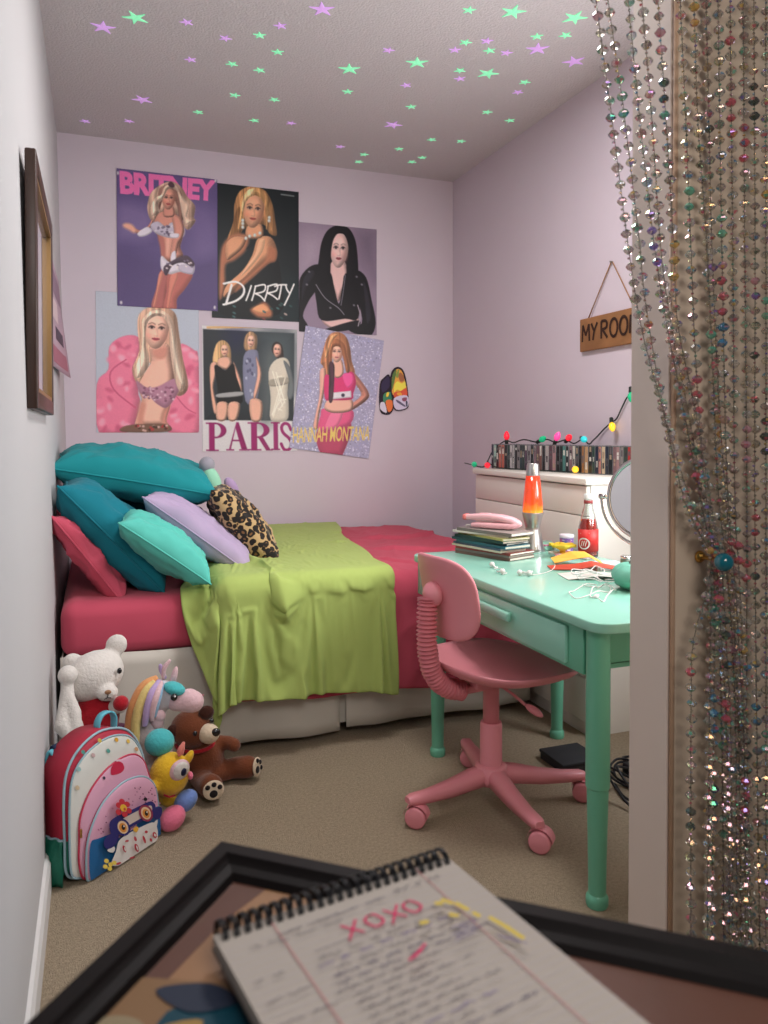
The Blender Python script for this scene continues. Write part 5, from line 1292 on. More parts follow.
MB().box((-.11, -.12, 0), (.05, .03, .030), dk, .003).build('body', None, t); MB().box((-.113, -.123, .024), (.053, .033, .036), dk, .003).build('lid', None, t)
# ---------------------------------------------------------------- plush toys by the bed
def plush(name, col, **k):
    d = dict(rough=1, bump=.7, bscale=120, bdist=.004, sheen=.25, var=.08, vscale=40, spec=.1); d.update(k); return M(name, col, **d)
def fuse(o, vox=.005, it=6):
    m = o.modifiers.new('fuse', 'REMESH'); m.mode = 'VOXEL'; m.voxel_size = vox; m.use_smooth_shade = True
    s_ = o.modifiers.new('soft', 'SMOOTH'); s_.factor = .5; s_.iterations = it; return o
def limb(mb, pts, rs, m):
    q = [Vector(p) for p in pts]
    for k in range(len(q) - 1):
        n = max(2, int((q[k + 1] - q[k]).length / .008))
        for i in range(n + 1):
            u = i / n; mb.ell(q[k].lerp(q[k + 1], u), rs[k] + (rs[k + 1] - rs[k]) * u, m, (0, 0, 0), 2)
    return mb
white_p = plush('plush_white', (218, 212, 206)); red_p = plush('plush_red', (166, 30, 42)); eyeb = M('black_plastic_eye', (14, 14, 18), .12, coat=.8)
TG = 'plush toys piled by the bed'
# dark plum cushion behind the toys, which the white toy sits against
t = thing('floor_cushion', 'dark plum cushion on the floor behind the backpack and the plush toys', 'cushion', (.03, 2.66, 0))
fuse(MB().ell((0, .02, .12), (.135, .11, .125), plush('plush_plum', (96, 44, 74))).build('body', None, t), .008)
# white plush bear in a red dress (plain bear: round ears, muzzle)
t = thing('plush_bear', 'white plush bear in a red dress behind the backpack', 'plush toy', (-.02, 2.55, .215), group=TG)
mb = MB().ell((.008, .06, .215), (.094, .072, .076), white_p, (0, -.42, .25))
mb.ell((-.055, .085, .252), (.033, .020, .036), white_p, (0, -.6, 0)).ell((.075, .085, .300), (.034, .020, .036), white_p, (0, .4, 0)).ell((.045, .0, .175), (.034, .030, .026), white_p)
mb.ell((.01, .05, .07), (.062, .052, .085), white_p)
limb(mb, [(-.04, .03, .105), (-.052, -.02, .070), (-.050, -.045, .055)], [.026, .026, .030], white_p)
limb(mb, [(.055, .03, .115), (.085, -.015, .135)], [.024, .024], white_p)
fuse(mb.build('body', None, t), .005)
mb = MB().ell((.012, .045, .085), (.072, .064, .082), red_p).ell((-.043, .022, .105), (.031, .034, .030), red_p, (.7, 0, 0)).ell((.065, .026, .120), (.030, .030, .028), red_p)
tag(fuse(mb.build('dress', None, t), .005), 'red dress')
tag(MB().ell((.085, -.018, .142), (.024, .026, .024), red_p).build('mitten', None, t), 'red mitten')
for p in ((-.012, -.002, .195), (.082, .012, .236)): MB().ell(p, (.0075, .005, .0095), eyeb).build('eye', None, t)
MB().ell((.047, -.031, .186), (.010, .006, .007), plush('plush_nose_tan', (160, 120, 90))).build('nose', None, t)
mb = MB().tube([(.047, -.032, .180), (.046, -.032, .170), (.036, -.029, .164)], .0015, eyeb, 6).tube([(.046, -.032, .170), (.056, -.028, .166)], .0015, eyeb, 6); mb.build('mouth', None, t)
# white dangling plush beside the wall
t = thing('plush_bunny', 'limp white plush with long floppy limbs against the left wall', 'plush toy', (-.085, 2.50, .33), group=TG)
mb = MB().ell((-.004, .05, .128), (.030, .028, .030), white_p)
limb(mb, [(-.004, .05, .11), (-.006, .035, .06), (-.014, .02, .02)], [.018, .024, .022], white_p); limb(mb, [(-.014, .02, .03), (-.018, .0, -.01), (.010, -.02, -.055)], [.020, .025, .016], white_p); limb(mb, [(.0, .03, .07), (.016, .01, .02), (.022, -.015, -.04)], [.016, .021, .018], white_p)
limb(mb, [(-.01, .06, -.02), (-.012, .07, -.18), (-.012, .07, -.32)], [.024, .022, .022], white_p)
fuse(mb.build('body', None, t), .005)

# unicorn
t = thing('plush_unicorn', 'pastel plush unicorn with rainbow mane behind the backpack', 'plush toy', (.17, 2.62, 0), group=TG)
uw = plush('plush_unicorn_white', (212, 206, 212)); up_ = plush('plush_unicorn_pink', (222, 186, 192)); ut = plush('plush_unicorn_teal', (78, 182, 186)); uo = plush('plush_mane_orange', (222, 158, 106)); uy = plush('plush_mane_yellow', (222, 200, 130)); ul = plush('plush_mane_lilac', (188, 164, 208)); ub = plush('plush_mane_blue', (150, 184, 214))
mb = MB().ell((-.01, .035, .10), (.085, .085, .105), uw)
limb(mb, [(-.01, -.01, .14), (-.022, -.02, .22), (.0, -.02, .32)], [.062, .050, .044], uw)
mb.ell((.015, -.025, .348), (.056, .048, .052), uw, (0, .25, 0)).ell((.062, -.045, .338), (.040, .034, .033), uw, (0, .2, -.3))
limb(mb, [(-.02, -.05, .17), (.005, -.10, .225)], [.034, .036], uw)
fuse(mb.build('body', None, t), .006)
mb = MB(); limb(mb, [(.068, -.050, .334), (.118, -.072, .330)], [.036, .036], up_)
mb.ell((.105, -.066, .338), (.036, .034, .034), up_)
tag(fuse(mb.build('muzzle', None, t), .005), 'pink muzzle')
for p in ((.138, -.088, .344), (.150, -.060, .344)): MB().ell(p, (.004, .004, .003), M('stitch_rose', (170, 104, 116), .8)).build('nostril', None, t)
tag(MB().ell((.008, -.124, .232), (.046, .044, .042), ut).build('hoof', None, t), 'turquoise hoof')
tag(MB().ell((.060, -.062, .377), (.036, .030, .020), ut, (0, .35, -.3)).build('eye_patch', None, t), 'turquoise eye patch')
MB().ell((.056, -.090, .358), (.011, .008, .012), eyeb).build('eye', None, t); MB().ell((.058, -.0975, .362), (.003, .002, .003), M('eye_glint', (240, 240, 240), .3)).build('eye_glint', None, t)
tag(MB().lathe([(0, -.01), (.011, 0), (.010, .02), (.0085, .035), (.004, .046), (0, .048)], up_, 16, Matrix.Translation((.058, -.03, .392)) @ Matrix.Rotation(.25, 4, 'Y')).build('horn', None, t), 'pink horn')
tag(MB().ell((.005, -.068, .278), (.019, .011, .024), up_, (0, -.4, 0)).ell((.012, -.07, .296), (.02, .012, .02), up_).build('ear', None, t), 'pink ear')
def lock(pts, r, m, name='mane_lock'):
    q = smoothpts(pts, 6, False); n = len(q)
    MB().tube(q, [r * (.55 + .6 * math.sin(PI * min(.96, .12 + .85 * i / (n - 1)))) for i in range(n)], m, 10).build(name, None, t)
lock([(.01, -.03, .405), (-.035, -.04, .385), (-.068, -.05, .32), (-.078, -.055, .25), (-.072, -.06, .175)], .016, uo)
lock([(.0, -.05, .400), (-.03, -.065, .375), (-.056, -.075, .31), (-.062, -.08, .24), (-.058, -.085, .165)], .014, uy)
lock([(.015, -.05, .402), (-.010, -.075, .375), (-.026, -.085, .325), (-.034, -.085, .275)], .012, ul)
lock([(.02, -.055, .40), (.004, -.085, .370), (-.010, -.090, .325), (-.012, -.085, .29)], .010, up_)
lock([(.022, -.05, .398), (.012, -.080, .372), (.002, -.088, .335), (-.004, -.082, .30)], .009, ub)
lock([(.03, -.02, .40), (.03, -.03, .435), (.05, -.03, .462)], .007, up_, 'forelock'); lock([(.035, -.02, .40), (.022, -.025, .43), (.018, -.03, .45)], .007, ul, 'forelock')

# teddy bear
t = thing('teddy_bear', 'brown teddy bear slumped against the bed skirt', 'plush toy', (.335, 2.66, 0), group=TG)
br = plush('plush_brown', (112, 62, 40), bscale=160); brd = plush('plush_dark_brown', (66, 36, 28), bscale=160); crm = plush('plush_cream', (214, 194, 170)); pads = plush('pad_black', (30, 24, 26))
mb = MB().ell((0, .02, .088), (.073, .068, .088), br, (0, -.1, 0)).ell((-.042, .0, .200), (.070, .062, .062), br, (0, .2, -.3))
limb(mb, [(.04, .02, .135), (.085, .0, .135), (.10, -.02, .132)], [.026, .024, .024], br)
limb(mb, [(.035, -.01, .04), (.10, .01, .040), (.145, -.015, .048)], [.036, .036, .040], br)
limb(mb, [(-.02, -.02, .045), (-.005, -.09, .042), (.006, -.125, .050)], [.038, .036, .041], br)
limb(mb, [(-.05, .0, .13), (-.085, -.03, .09)], [.026, .026], br)
fuse(mb.build('body', None, t), .006)
for p, r in (((.006, -.025, .258), (.026, .014, .024)), ((-.100, -.02, .205), (.024, .014, .026))): tag(MB().ell(p, r, brd).build('ear', None, t), 'dark brown ear')
tag(MB().ell((.010, -.050, .195), (.037, .032, .033), crm, (0, .0, -.5)).build('muzzle', None, t), 'cream muzzle')
MB().ell((.030, -.076, .206), (.015, .010, .014), eyeb).build('nose', None, t)
for p in ((-.036, -.063, .206), (.02, -.048, .236)): MB().ell(p, (.0075, .006, .0085), eyeb).build('eye', None, t)
def foot(c, nrm):
    nrm = Vector(nrm).normalized(); q = Vector((0, 0, 1)).rotation_difference(nrm).to_matrix().to_4x4(); mt = Matrix.Translation(c) @ q
    def disc(a, b, ra, rb, z, m):
        bm_ = bmesh.new(); bmesh.ops.create_icosphere(bm_, subdivisions=3, radius=1)
        return MB().bm(bm_, m, True, mt @ Matrix.Translation((a, b, z)) @ Matrix.Diagonal((ra, rb, .006, 1)))
    o = tag(disc(0, 0, .035, .031, 0, crm).build('foot_pad', None, t), 'cream paw pad')
    for a, b, r in ((-.0, -.010, .0135), (-.021, .010, .0085), (-.001, .018, .0085), (.019, .010, .0085)): disc(a, b, r, r * .9, .0045, pads).build('toe_print', None, o)
foot((.010, -.161, .052), (.12, -1, .12)); foot((.176, -.036, .052), (.75, -.55, .05))
tag(MB().tube([(-.07 + .07 * (1 - math.cos(a)) * .9 - .02, -.058 * math.sin(a) + .01, .148 - .010 * math.sin(a)) for a in [PI * k / 14 for k in range(15)]], .007, red_p, 8).build('collar', None, t), 'red collar')

# small yellow one-eyed creature
t = thing('plush_creature', 'small yellow one-eyed plush with pink and blue feet', 'plush toy', (.205, 2.44, 0), group=TG)
yl = plush('plush_yellow', (226, 182, 50)); ylb = plush('plush_blue', (116, 144, 206)); ylp = plush('plush_pink', (228, 118, 146))
mb = MB().ell((0, .02, .142), (.062, .056, .068), yl, (0, .15, 0)).ell((-.045, -.015, .125), (.02, .02, .02), yl).ell((.058, .01, .190), (.013, .013, .026), yl, (0, .5, 0)).ell((.0, .03, .07), (.034, .032, .034), yl)
fuse(mb.build('body', None, t), .005)
tag(MB().ell((.026, -.030, .172), (.032, .016, .034), up_, (.2, 0, .35)).build('eye_ring', None, t), 'pink eye ring')
tag(MB().ell((.029, -.040, .174), (.025, .012, .028), white_p, (.2, 0, .35)).build('eye_white', None, t), 'white of the eye')
tag(MB().ell((.036, -.0495, .172), (.009, .006, .013), M('navy_pupil', (22, 26, 60), .3), (.2, 0, .35)).build('pupil', None, t), 'navy pupil')
tag(MB().lathe([(0, -.012), (.012, 0), (.010, .016), (.004, .034), (0, .036)], plush('plush_horn_coral', (226, 134, 122)), 16, Matrix.Translation((.030, -.0, .212)) @ Matrix.Rotation(.35, 4, 'Y')).build('horn', None, t), 'coral horn')
tag(MB().ell((.060, -.012, .142), (.008, .014, .012), ylp).build('cheek', None, t), 'pink cheek')
tag(MB().tube([(-.022, -.034, .105), (-.005, -.040, .098), (.012, -.038, .10)], .003, red_p, 8).build('mouth', None, t), 'red mouth')
tag(MB().ell((.002, -.045, .034), (.042, .036, .034), ylp, (0, -.5, .3)).build('foot', None, t), 'pink foot')
tag(MB().ell((.046, -.005, .062), (.040, .030, .030), ylb, (0, -.7, -.2)).build('foot', None, t), 'blue foot')

# ---------------------------------------------------------------- backpack
t = thing('backpack', 'red and blue child backpack with an owl pocket leaning by the left wall', 'backpack', (.056, 2.292, 0))
bu = Vector((.732, .681, 0)); bn0 = Vector((.681, -.732, 0)); lean = .05
bvv = (Vector((0, 0, 1)) * math.cos(lean) - bn0 * math.sin(lean)); bn = (bn0 * math.cos(lean) + Vector((0, 0, 1)) * math.sin(lean))
b0 = Vector((-.137 * .732, -.137 * .681, .004))
def bp(u, v, d): return b0 + bu * u + bvv * v + bn * d
def zc_(x, y):                                            # drawing units -> pocket coordinates in metres
    u = (x - 265) / 440 * .272; base = 890 - 280 * (u / .272); return (u, max(0.0, (base - y) / 2020 * 1.02))
def outline(pts, n=5): return [zc_(p[0], p[1]) for p in smoothpts(pts, n)]
brd_ = M('backpack_red', (172, 36, 60), .6, bump=.15, bscale=400, bdist=.0008); bgr = M('backpack_green', (20, 104, 84), .55, bump=.5, bscale=26, bdist=.01); bpip = M('backpack_piping', (150, 180, 192), .45); bbl = M('backpack_blue', (24, 88, 138), .5); bnv = M('backpack_navy', (22, 34, 70), .6)
bwh = M('backpack_cream', (214, 214, 208), .5); bpk = M('backpack_pink', (214, 160, 184), .5)
O3 = [(235, 882), (208, 850), (206, 700), (215, 480), (240, 340), (310, 215), (420, 110), (520, 66), (590, 76), (640, 150), (668, 270), (694, 400), (706, 520), (704, 600), (640, 640), (480, 745), (330, 850)]
O2 = [(262, 880), (240, 800), (245, 690), (256, 560), (310, 420), (400, 290), (500, 200), (580, 163), (636, 185), (664, 255), (690, 340), (704, 480), (704, 590), (640, 636), (480, 744), (330, 845)]
O1 = [(282, 884), (262, 868), (268, 720), (300, 600), (370, 460), (470, 350), (560, 296), (630, 284), (680, 318), (698, 380), (706, 500), (704, 600), (684, 626), (480, 758), (316, 870)]
OB = [(235, 884), (196, 850), (196, 700), (200, 480), (222, 330), (290, 195), (400, 80), (520, 30), (600, 44), (655, 130), (682, 260), (704, 400), (716, 520), (714, 604), (640, 645), (480, 752), (330, 860)]
def shell(pts, d0, d1, mfun, name, bulge=.0, bev=.012):
    q = outline(pts, 4); n = len(q); cx = sum(p[0] for p in q) / n; cy = sum(p[1] for p in q) / n
    rows = []
    prof = [(1.0, d0), (1.0, d1 - bev), (.985, d1 - bev * .4), (.955, d1)] + [(s_, d1 + bulge * (1 - s_ * s_)) for s_ in (.75, .5, .25, .001)]
    for (s_, d) in prof: rows.append([bp(cx + (p[0] - cx) * s_, cy + (p[1] - cy) * s_, d) for p in q])
    mb = MB()
    for r in range(len(prof) - 1):
        for i in range(n):
            j = (i + 1) % n; mb.add([rows[r][i], rows[r][j], rows[r + 1][j], rows[r + 1][i]], [[0, 1, 2, 3]], mfun(r, q[i]), True)
    mb.add(rows[0], [list(range(n))], mfun(0, (0, 0)))
    o = mb.build(name, None, t)
    bm_ = bmesh.new(); bm_.from_mesh(o.data); bmesh.ops.remove_doubles(bm_, verts=bm_.verts[:], dist=1e-5); bmesh.ops.recalc_face_normals(bm_, faces=bm_.faces[:]); bm_.to_mesh(o.data); bm_.free()
    return o
def piping(pts, d, r=.0032, m=None, skip=0):
    q = outline(pts, 4); return MB().tube([bp(p[0], p[1], d) for p in q], r, m or bpip, 8, closed=True).build('piping', None, t)
# body with rounded back
shell(OB, -.098, -.004, lambda r, p: brd_ if p[1] > .115 else bgr, 'body', .004, .02)
tag(piping(OB, -.010, .0036), 'pale piping')
tag(shell(O3, -.012, .004, lambda r, p: bwh if r > 1 else bnv, 'upper_compartment', .002, .005), 'cream dotted compartment'); piping(O3, .001, .0028)
tag(shell(O2, .000, .012, lambda r, p: bpk if r > 1 else brd_, 'middle_pocket', .002, .005), 'pink pocket'); piping(O2, .0085, .0026, M('backpack_red_piping', (190, 50, 80), .5))
tag(shell(O1, .006, .024, lambda r, p: bpk if r > 1 else brd_, 'front_pocket', .002, .006), 'front pocket with an owl'); piping(O1, .0195, .0032)
# prints (flat, on the pockets)
def bprint(name, d, items, lab=None):
    mb = MB(); k = 0
    for kind, c, a in items:
        k += 1; m = c if not isinstance(c, tuple) else M('backpack_print_%d_%d_%d' % c, c, .5)
        pts = [zc_(*p) for p in (smoothpts(a, 4) if kind == 's' else a)]
        mb.poly([bp(p[0], p[1], d + k * .00025) for p in pts], m)
    o = mb.build(name, None, t); return tag(o, lab) if lab else o
def el_(cx, cy, rx, ry, rot=0, n=16): return [(cx + rx * math.cos(q) * math.cos(rot) - ry * math.sin(q) * math.sin(rot), cy + rx * math.cos(q) * math.sin(rot) + ry * math.sin(q) * math.cos(rot)) for q in [2 * PI * k / n for k in range(n)]]
it = []
for x, y, c in ((385, 124, (216, 190, 90)), (482, 100, (226, 170, 60)), (552, 94, (226, 190, 90)), (290, 205, (80, 150, 140)), (344, 212, (200, 170, 170)), (430, 172, (90, 160, 150)), (600, 130, (210, 160, 120)), (262, 300, (150, 190, 190)), (250, 400, (200, 180, 150))): it.append(('p', c, el_(x, y, 11, 12)))
bprint('dots', .0055, it)
it = [('s', (196, 40, 74), [(430, 300), (436, 258), (470, 222), (500, 226), (510, 254), (490, 282), (452, 300)]), ('p', (226, 200, 214), el_(476, 216, 20, 5, -.3)), ('p', (60, 60, 80), el_(390, 326, 7, 9))]
bprint('pocket_print', .0128, it)
it = []
blu = (30, 96, 150); nav = (44, 42, 110)
it.append(('s', blu, [(272, 868), (280, 690), (330, 655), (430, 610), (560, 520), (690, 445), (700, 480), (702, 590), (680, 622), (480, 752), (318, 866)]))
rr = random.Random(4)
for k in range(120):
    x = rr.uniform(300, 690); y = rr.uniform(310, 640)
    yb = 690 - (x - 280) * .59
    if y > yb - 10: continue
    if y < 300 + max(0, (560 - x)) ** 1.15 * .42 + 22: continue
    it.append(('p', rr.choice(((150, 84, 120), (170, 110, 140), (120, 60, 90), (190, 120, 150))), el_(x, y, 4.5, 4)))
cre = (224, 220, 216)
it.append(('s', cre, [(400, 720), (372, 790), (430, 790), (560, 715), (640, 660), (662, 600), (640, 540), (560, 570), (470, 620), (420, 660)]))
it.append(('s', cre, [(352, 716), (380, 690), (396, 700), (384, 724)]))
it.append(('s', cre, [(640, 540), (662, 522), (656, 560), (640, 580)]))
it.append(('s', nav, [(332, 680), (350, 640), (400, 612), (420, 640), (390, 690), (350, 706)])); it.append(('s', nav, [(628, 500), (640, 462), (690, 445), (690, 490), (660, 520)]))
it.append(('s', nav, [(372, 612), (372, 560), (420, 520), (520, 470), (610, 422), (640, 424), (652, 450), (628, 500), (560, 540), (470, 590), (430, 622), (390, 626)]))
it.append(('s', (206, 190, 180), [(400, 575), (430, 545), (520, 492), (606, 446), (628, 450), (620, 486), (560, 520), (470, 574), (420, 600)]))
for cx, cy, c1 in ((444, 582, nav), (586, 490, (150, 50, 80))):
    it += [('p', c1, el_(cx, cy, 44, 48, -.3)), ('p', (226, 196, 160), el_(cx, cy, 31, 36, -.3)), ('p', (216, 140, 60), el_(cx, cy + 2, 22, 26, -.3)), ('p', (30, 20, 24), el_(cx + 2, cy, 11, 15)), ('p', (240, 236, 230), el_(cx + 5, cy - 7, 4, 5))]
it.append(('s', (226, 170, 60), [(500, 590), (520, 570), (534, 580), (520, 604)]))
for x, y in ((444, 480), (470, 452), (418, 500), (440, 440), (478, 486), (420, 462), (452, 508)): it.append(('p', (196, 50, 64), el_(x, y, 17, 16)))
it += [('p', (232, 182, 60), el_(446, 474, 20, 20)), ('p', (200, 80, 60), el_(452, 480, 7, 9)), ('p', (20, 18, 26), el_(580, 410, 13, 10, -.3))]
rd = (186, 60, 74)
for x, y, rx, ry in ((440, 700, 9, 20), (456, 655, 12, 6), (512, 690, 12, 24), (506, 640, 8, 14), (560, 640, 8, 22), (574, 596, 10, 8), (626, 610, 13, 18), (400, 780, 16, 6), (600, 640, 8, 10), (480, 745, 18, 5)): it.append(('p', rd, el_(x, y, rx, ry, -.3)))
for x, y, rx, ry in ((440, 700, 4, 12), (512, 690, 5, 14), (626, 610, 6, 9)): it.append(('p', cre, el_(x, y, rx, ry, -.3)))
for x, y in ((330, 768), (352, 786), (322, 798), (346, 808), (372, 776)): it.append(('p', (232, 206, 90), el_(x, y, 13, 12)))
bprint('owl_print', .0256, it, 'owl with blue glasses')
# side pocket, straps, handle, zips
mb = MB()
P = []
for i in range(9):
    v = .004 + .118 * i / 8; row = []
    for j in range(9):
        q = j / 8; u0, _ = zc_(200, 700); dd = -.092 + .078 * q
        out = .022 * math.sin(PI * (.1 + .8 * q)) * math.sin(PI * min(1, .25 + .7 * i / 8)) + .004 * math.sin(q * 14 + i)
        row.append(bp(u0 - .002 - out, v, dd))
    P.append(row)
mb.grid(P, bgr); o = mb.build('side_pocket', None, t); sd = o.modifiers.new('t', 'SOLIDIFY'); sd.thickness = .003; tag(o, 'green side pocket')
tag(MB().tube([P[8][j] for j in range(9)], .0035, bpip, 8).build('side_pocket_hem', None, t), 'pale hem')
def strap(pts, w, m, name, lab, wd=None):
    q = smoothpts(pts, 6, False); A = []; B = []
    for p in q: A.append(bp(p[0] - w / 2, p[1], p[2])); B.append(bp(p[0] + w / 2, p[1], p[2] - .004))
    mb = MB(); k = len(q); mb.add(A + B, [[i, i + 1, k + i + 1, k + i] for i in range(k - 1)], m, True); o = mb.build(name, None, t)
    sd = o.modifiers.new('t', 'SOLIDIFY'); sd.thickness = .006; sd.offset = 0; tag(o, lab)
cyan_s = M('backpack_cyan_webbing', (96, 178, 196), .6); maroon = M('backpack_maroon_lining', (84, 30, 48), .7)
q = smoothpts([(.118, .335, -.050), (.114, .372, -.049), (.132, .396, -.048), (.164, .396, -.048), (.182, .374, -.049), (.180, .340, -.050)], 6, False)
A = [bp(p[0], p[1], p[2] + .011) for p in q]; B = [bp(p[0], p[1], p[2] - .011) for p in q]; k = len(q)
o = MB().add(A + B, [[i, i + 1, k + i + 1, k + i] for i in range(k - 1)], cyan_s, True).build('top_handle', None, t); sd = o.modifiers.new('t', 'SOLIDIFY'); sd.thickness = .005; tag(o, 'pale blue carry handle')
for uu in (.03, .14):
    strap([(uu, .325, -.086), (uu - .004, .342, -.102), (uu - .006, .30, -.112), (uu - .006, .20, -.112), (uu - .002, .10, -.107), (uu, .03, -.094)], .045, bnv if uu < .1 else maroon, 'shoulder_strap', 'dark shoulder strap')
strap([(.004, .318, -.085), (-.002, .334, -.097), (-.006, .30, -.108)], .02, cyan_s, 'strap_webbing', 'pale blue strap webbing')
for (x, y, d) in ((250, 640, .014), (262, 560, .006)):
    u, v = zc_(x, y); tag(MB().box((-.003, -.001, -.012), (.003, .002, .012), M('brass', (186, 140, 80), .35, metal=.8), .001, mtx=Matrix.Translation(bp(u, v, d))).build('zip_pull', None, t), 'brass zip pull')
STRANDS = [
[(0.878, 1.222, 2.01), (0.915, 1.222, 1.793), (0.955, 1.222, 1.552), (0.987, 1.222, 1.399), (1.033, 1.222, 1.263), (1.088, 1.222, 1.079), (1.126, 1.222, 1.008), (1.16, 1.222, 0.954), (1.15, 1.222, 0.886), (1.118, 1.222, 0.787), (1.112, 1.222, 0.667), (1.116, 1.222, 0.16)] ,
[(0.912, 1.232, 2.022), (0.952, 1.232, 1.802), (0.987, 1.232, 1.576), (1.002, 1.232, 1.461), (1.049, 1.232, 1.249), (1.115, 1.232, 1.068), (1.151, 1.232, 0.995), (1.177, 1.232, 0.947), (1.17, 1.232, 0.862), (1.167, 1.232, 0.141)] ,
[(0.966, 1.242, 2.038), (0.995, 1.242, 1.812), (1.033, 1.242, 1.563), (1.066, 1.242, 1.405), (1.105, 1.242, 1.254), (1.149, 1.242, 1.076), (1.176, 1.242, 0.962), (1.188, 1.242, 0.859), (1.189, 1.242, 0.119)] ,
[(1.006, 1.252, 2.051), (1.032, 1.252, 1.821), (1.056, 1.252, 1.567), (1.085, 1.252, 1.409), (1.126, 1.252, 1.249), (1.169, 1.252, 1.064), (1.193, 1.252, 0.96), (1.208, 1.252, 0.834), (1.221, 1.252, 0.56), (1.231, 1.252, 0.092)] ,
[(1.02, 1.222, 2.038), (1.041, 1.222, 1.811), (1.062, 1.222, 1.561), (1.073, 1.222, 1.415), (1.122, 1.222, 1.228), (1.151, 1.222, 1.047), (1.173, 1.222, 0.945), (1.184, 1.222, 0.822), (1.205, 1.222, 0.574), (1.217, 1.222, 0.115)] ,
[(1.082, 1.232, 2.055), (1.098, 1.232, 1.823), (1.113, 1.232, 1.567), (1.125, 1.232, 1.368), (1.142, 1.232, 1.188), (1.176, 1.232, 1.025), (1.198, 1.232, 0.921), (1.21, 1.232, 0.776), (1.225, 1.232, 0.567), (1.235, 1.232, 0.1)] ,
[(1.125, 1.242, 2.069), (1.137, 1.242, 1.832), (1.163, 1.242, 1.573), (1.18, 1.242, 1.331), (1.196, 1.242, 1.085), (1.218, 1.242, 0.939), (1.236, 1.242, 0.771), (1.249, 1.242, 0.539), (1.256, 1.242, 0.088)] ,
[(1.165, 1.252, 2.082), (1.175, 1.252, 1.831), (1.185, 1.252, 1.578), (1.206, 1.252, 1.27), (1.227, 1.252, 1.063), (1.248, 1.252, 0.852), (1.267, 1.252, 0.532), (1.278, 1.252, 0.07)] ,
[(1.167, 1.222, 2.066), (1.182, 1.222, 1.571), (1.2, 1.222, 1.106), (1.226, 1.222, 0.86), (1.25, 1.222, 0.546), (1.26, 1.222, 0.094)] ,
[(1.208, 1.232, 2.079), (1.22, 1.232, 1.576), (1.231, 1.232, 1.064), (1.25, 1.232, 0.814), (1.279, 1.232, 0.093)] ,
[(1.252, 1.242, 2.093), (1.262, 1.242, 1.582), (1.273, 1.242, 1.062), (1.279, 1.242, 0.535), (1.298, 1.242, 0.072)] ,
[(1.291, 1.252, 2.106), (1.3, 1.252, 1.587), (1.305, 1.252, 1.06), (1.317, 1.252, 0.525), (1.331, 1.252, 0.051)] ,
[(1.292, 1.222, 2.091), (1.298, 1.222, 1.58), (1.304, 1.222, 1.063), (1.31, 1.222, 0.538), (1.315, 1.222, 0.07)] ,
[(1.338, 1.232, 2.105), (1.363, 1.232, 0.052)] ,
[(1.385, 1.242, 2.119), (1.411, 1.242, 0.033)] ,
]
# ---------------------------------------------------------------- foreground table with a dark frame top
ebony = M('ebony_frame_wood', (20, 15, 15), .55, bump=.12, bscale=50, var=.4, vscale=20, spec=.2)
panel = M('brown_panel_wood', (158, 116, 80), .42, bump=.1, bscale=30, var=.3, vscale=7, coat=.3); panel_d = M('dark_panel_patch', (96, 58, 44), .42, var=.25, vscale=9, coat=.3)
t = thing('side_table', 'small table with an ebony frame rim and brown wooden top in the foreground', 'table', (.117, .802, 0))
e1 = Vector((-.64, -.768, 0)).normalized(); e2 = Vector((.768, -.64, 0)); e2 = (e2 + Vector((-.04, -.04, 0))).normalized(); e2 = Vector((-e1.y, e1.x, 0)) * -1
if e2.x < 0: e2 = -e2
TW, TD = .66, .56; ztop = .78
def tp_(a, b, z): return e2 * a + e1 * b + Vector((0, 0, z))
prof = [(0, ztop - .040), (0, ztop - .004), (.004, ztop), (.020, ztop), (.023, ztop - .004), (.027, ztop - .007), (.036, ztop - .009), (.040, ztop - .016), (.040, ztop - .040)]
def rail(fa, name):
    rows = []
    for (w_, z) in prof: rows.append([fa(w_, z, 0), fa(w_, z, 1)])
    rows.append(rows[0]); MB().grid(rows, ebony, smooth=False).build(name, None, t)
rail(lambda w_, z, k: tp_(w_ if k == 0 else TW - w_, w_, z), 'rim_rail'); rail(lambda w_, z, k: tp_(w_, w_ if k == 0 else TD - w_, z), 'rim_rail')
rail(lambda w_, z, k: tp_(w_ if k == 0 else TW - w_, TD - w_, z), 'rim_rail'); rail(lambda w_, z, k: tp_(TW - w_, w_ if k == 0 else TD - w_, z), 'rim_rail')
mb = MB(); fr_ = lambda p: tp_(p[0], p[1], p[2])
mb.prism([(.038, .038), (TW - .038, .038), (TW - .038, TD - .038), (.038, TD - .038)], ztop - .040, ztop - .016, panel, fr_)
mb.poly([tp_(a, b, ztop - .0157) for a, b in ((.040, .040), (.075, .040), (.062, .10), (.058, .20), (.040, .27))], panel_d)  # this polygon and the next: darker patches of the panel
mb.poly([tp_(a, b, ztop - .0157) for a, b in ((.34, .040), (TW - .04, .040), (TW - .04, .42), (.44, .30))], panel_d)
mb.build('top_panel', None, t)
for a, b in ((.05, .05), (TW - .05, .05), (.05, TD - .05), (TW - .05, TD - .05)):
    MB().lathe([(.014, 0), (.016, .02), (.022, .60), (.024, ztop - .040)], ebony, 18, Matrix.Translation(tp_(a, b, 0))).build('leg', None, t)
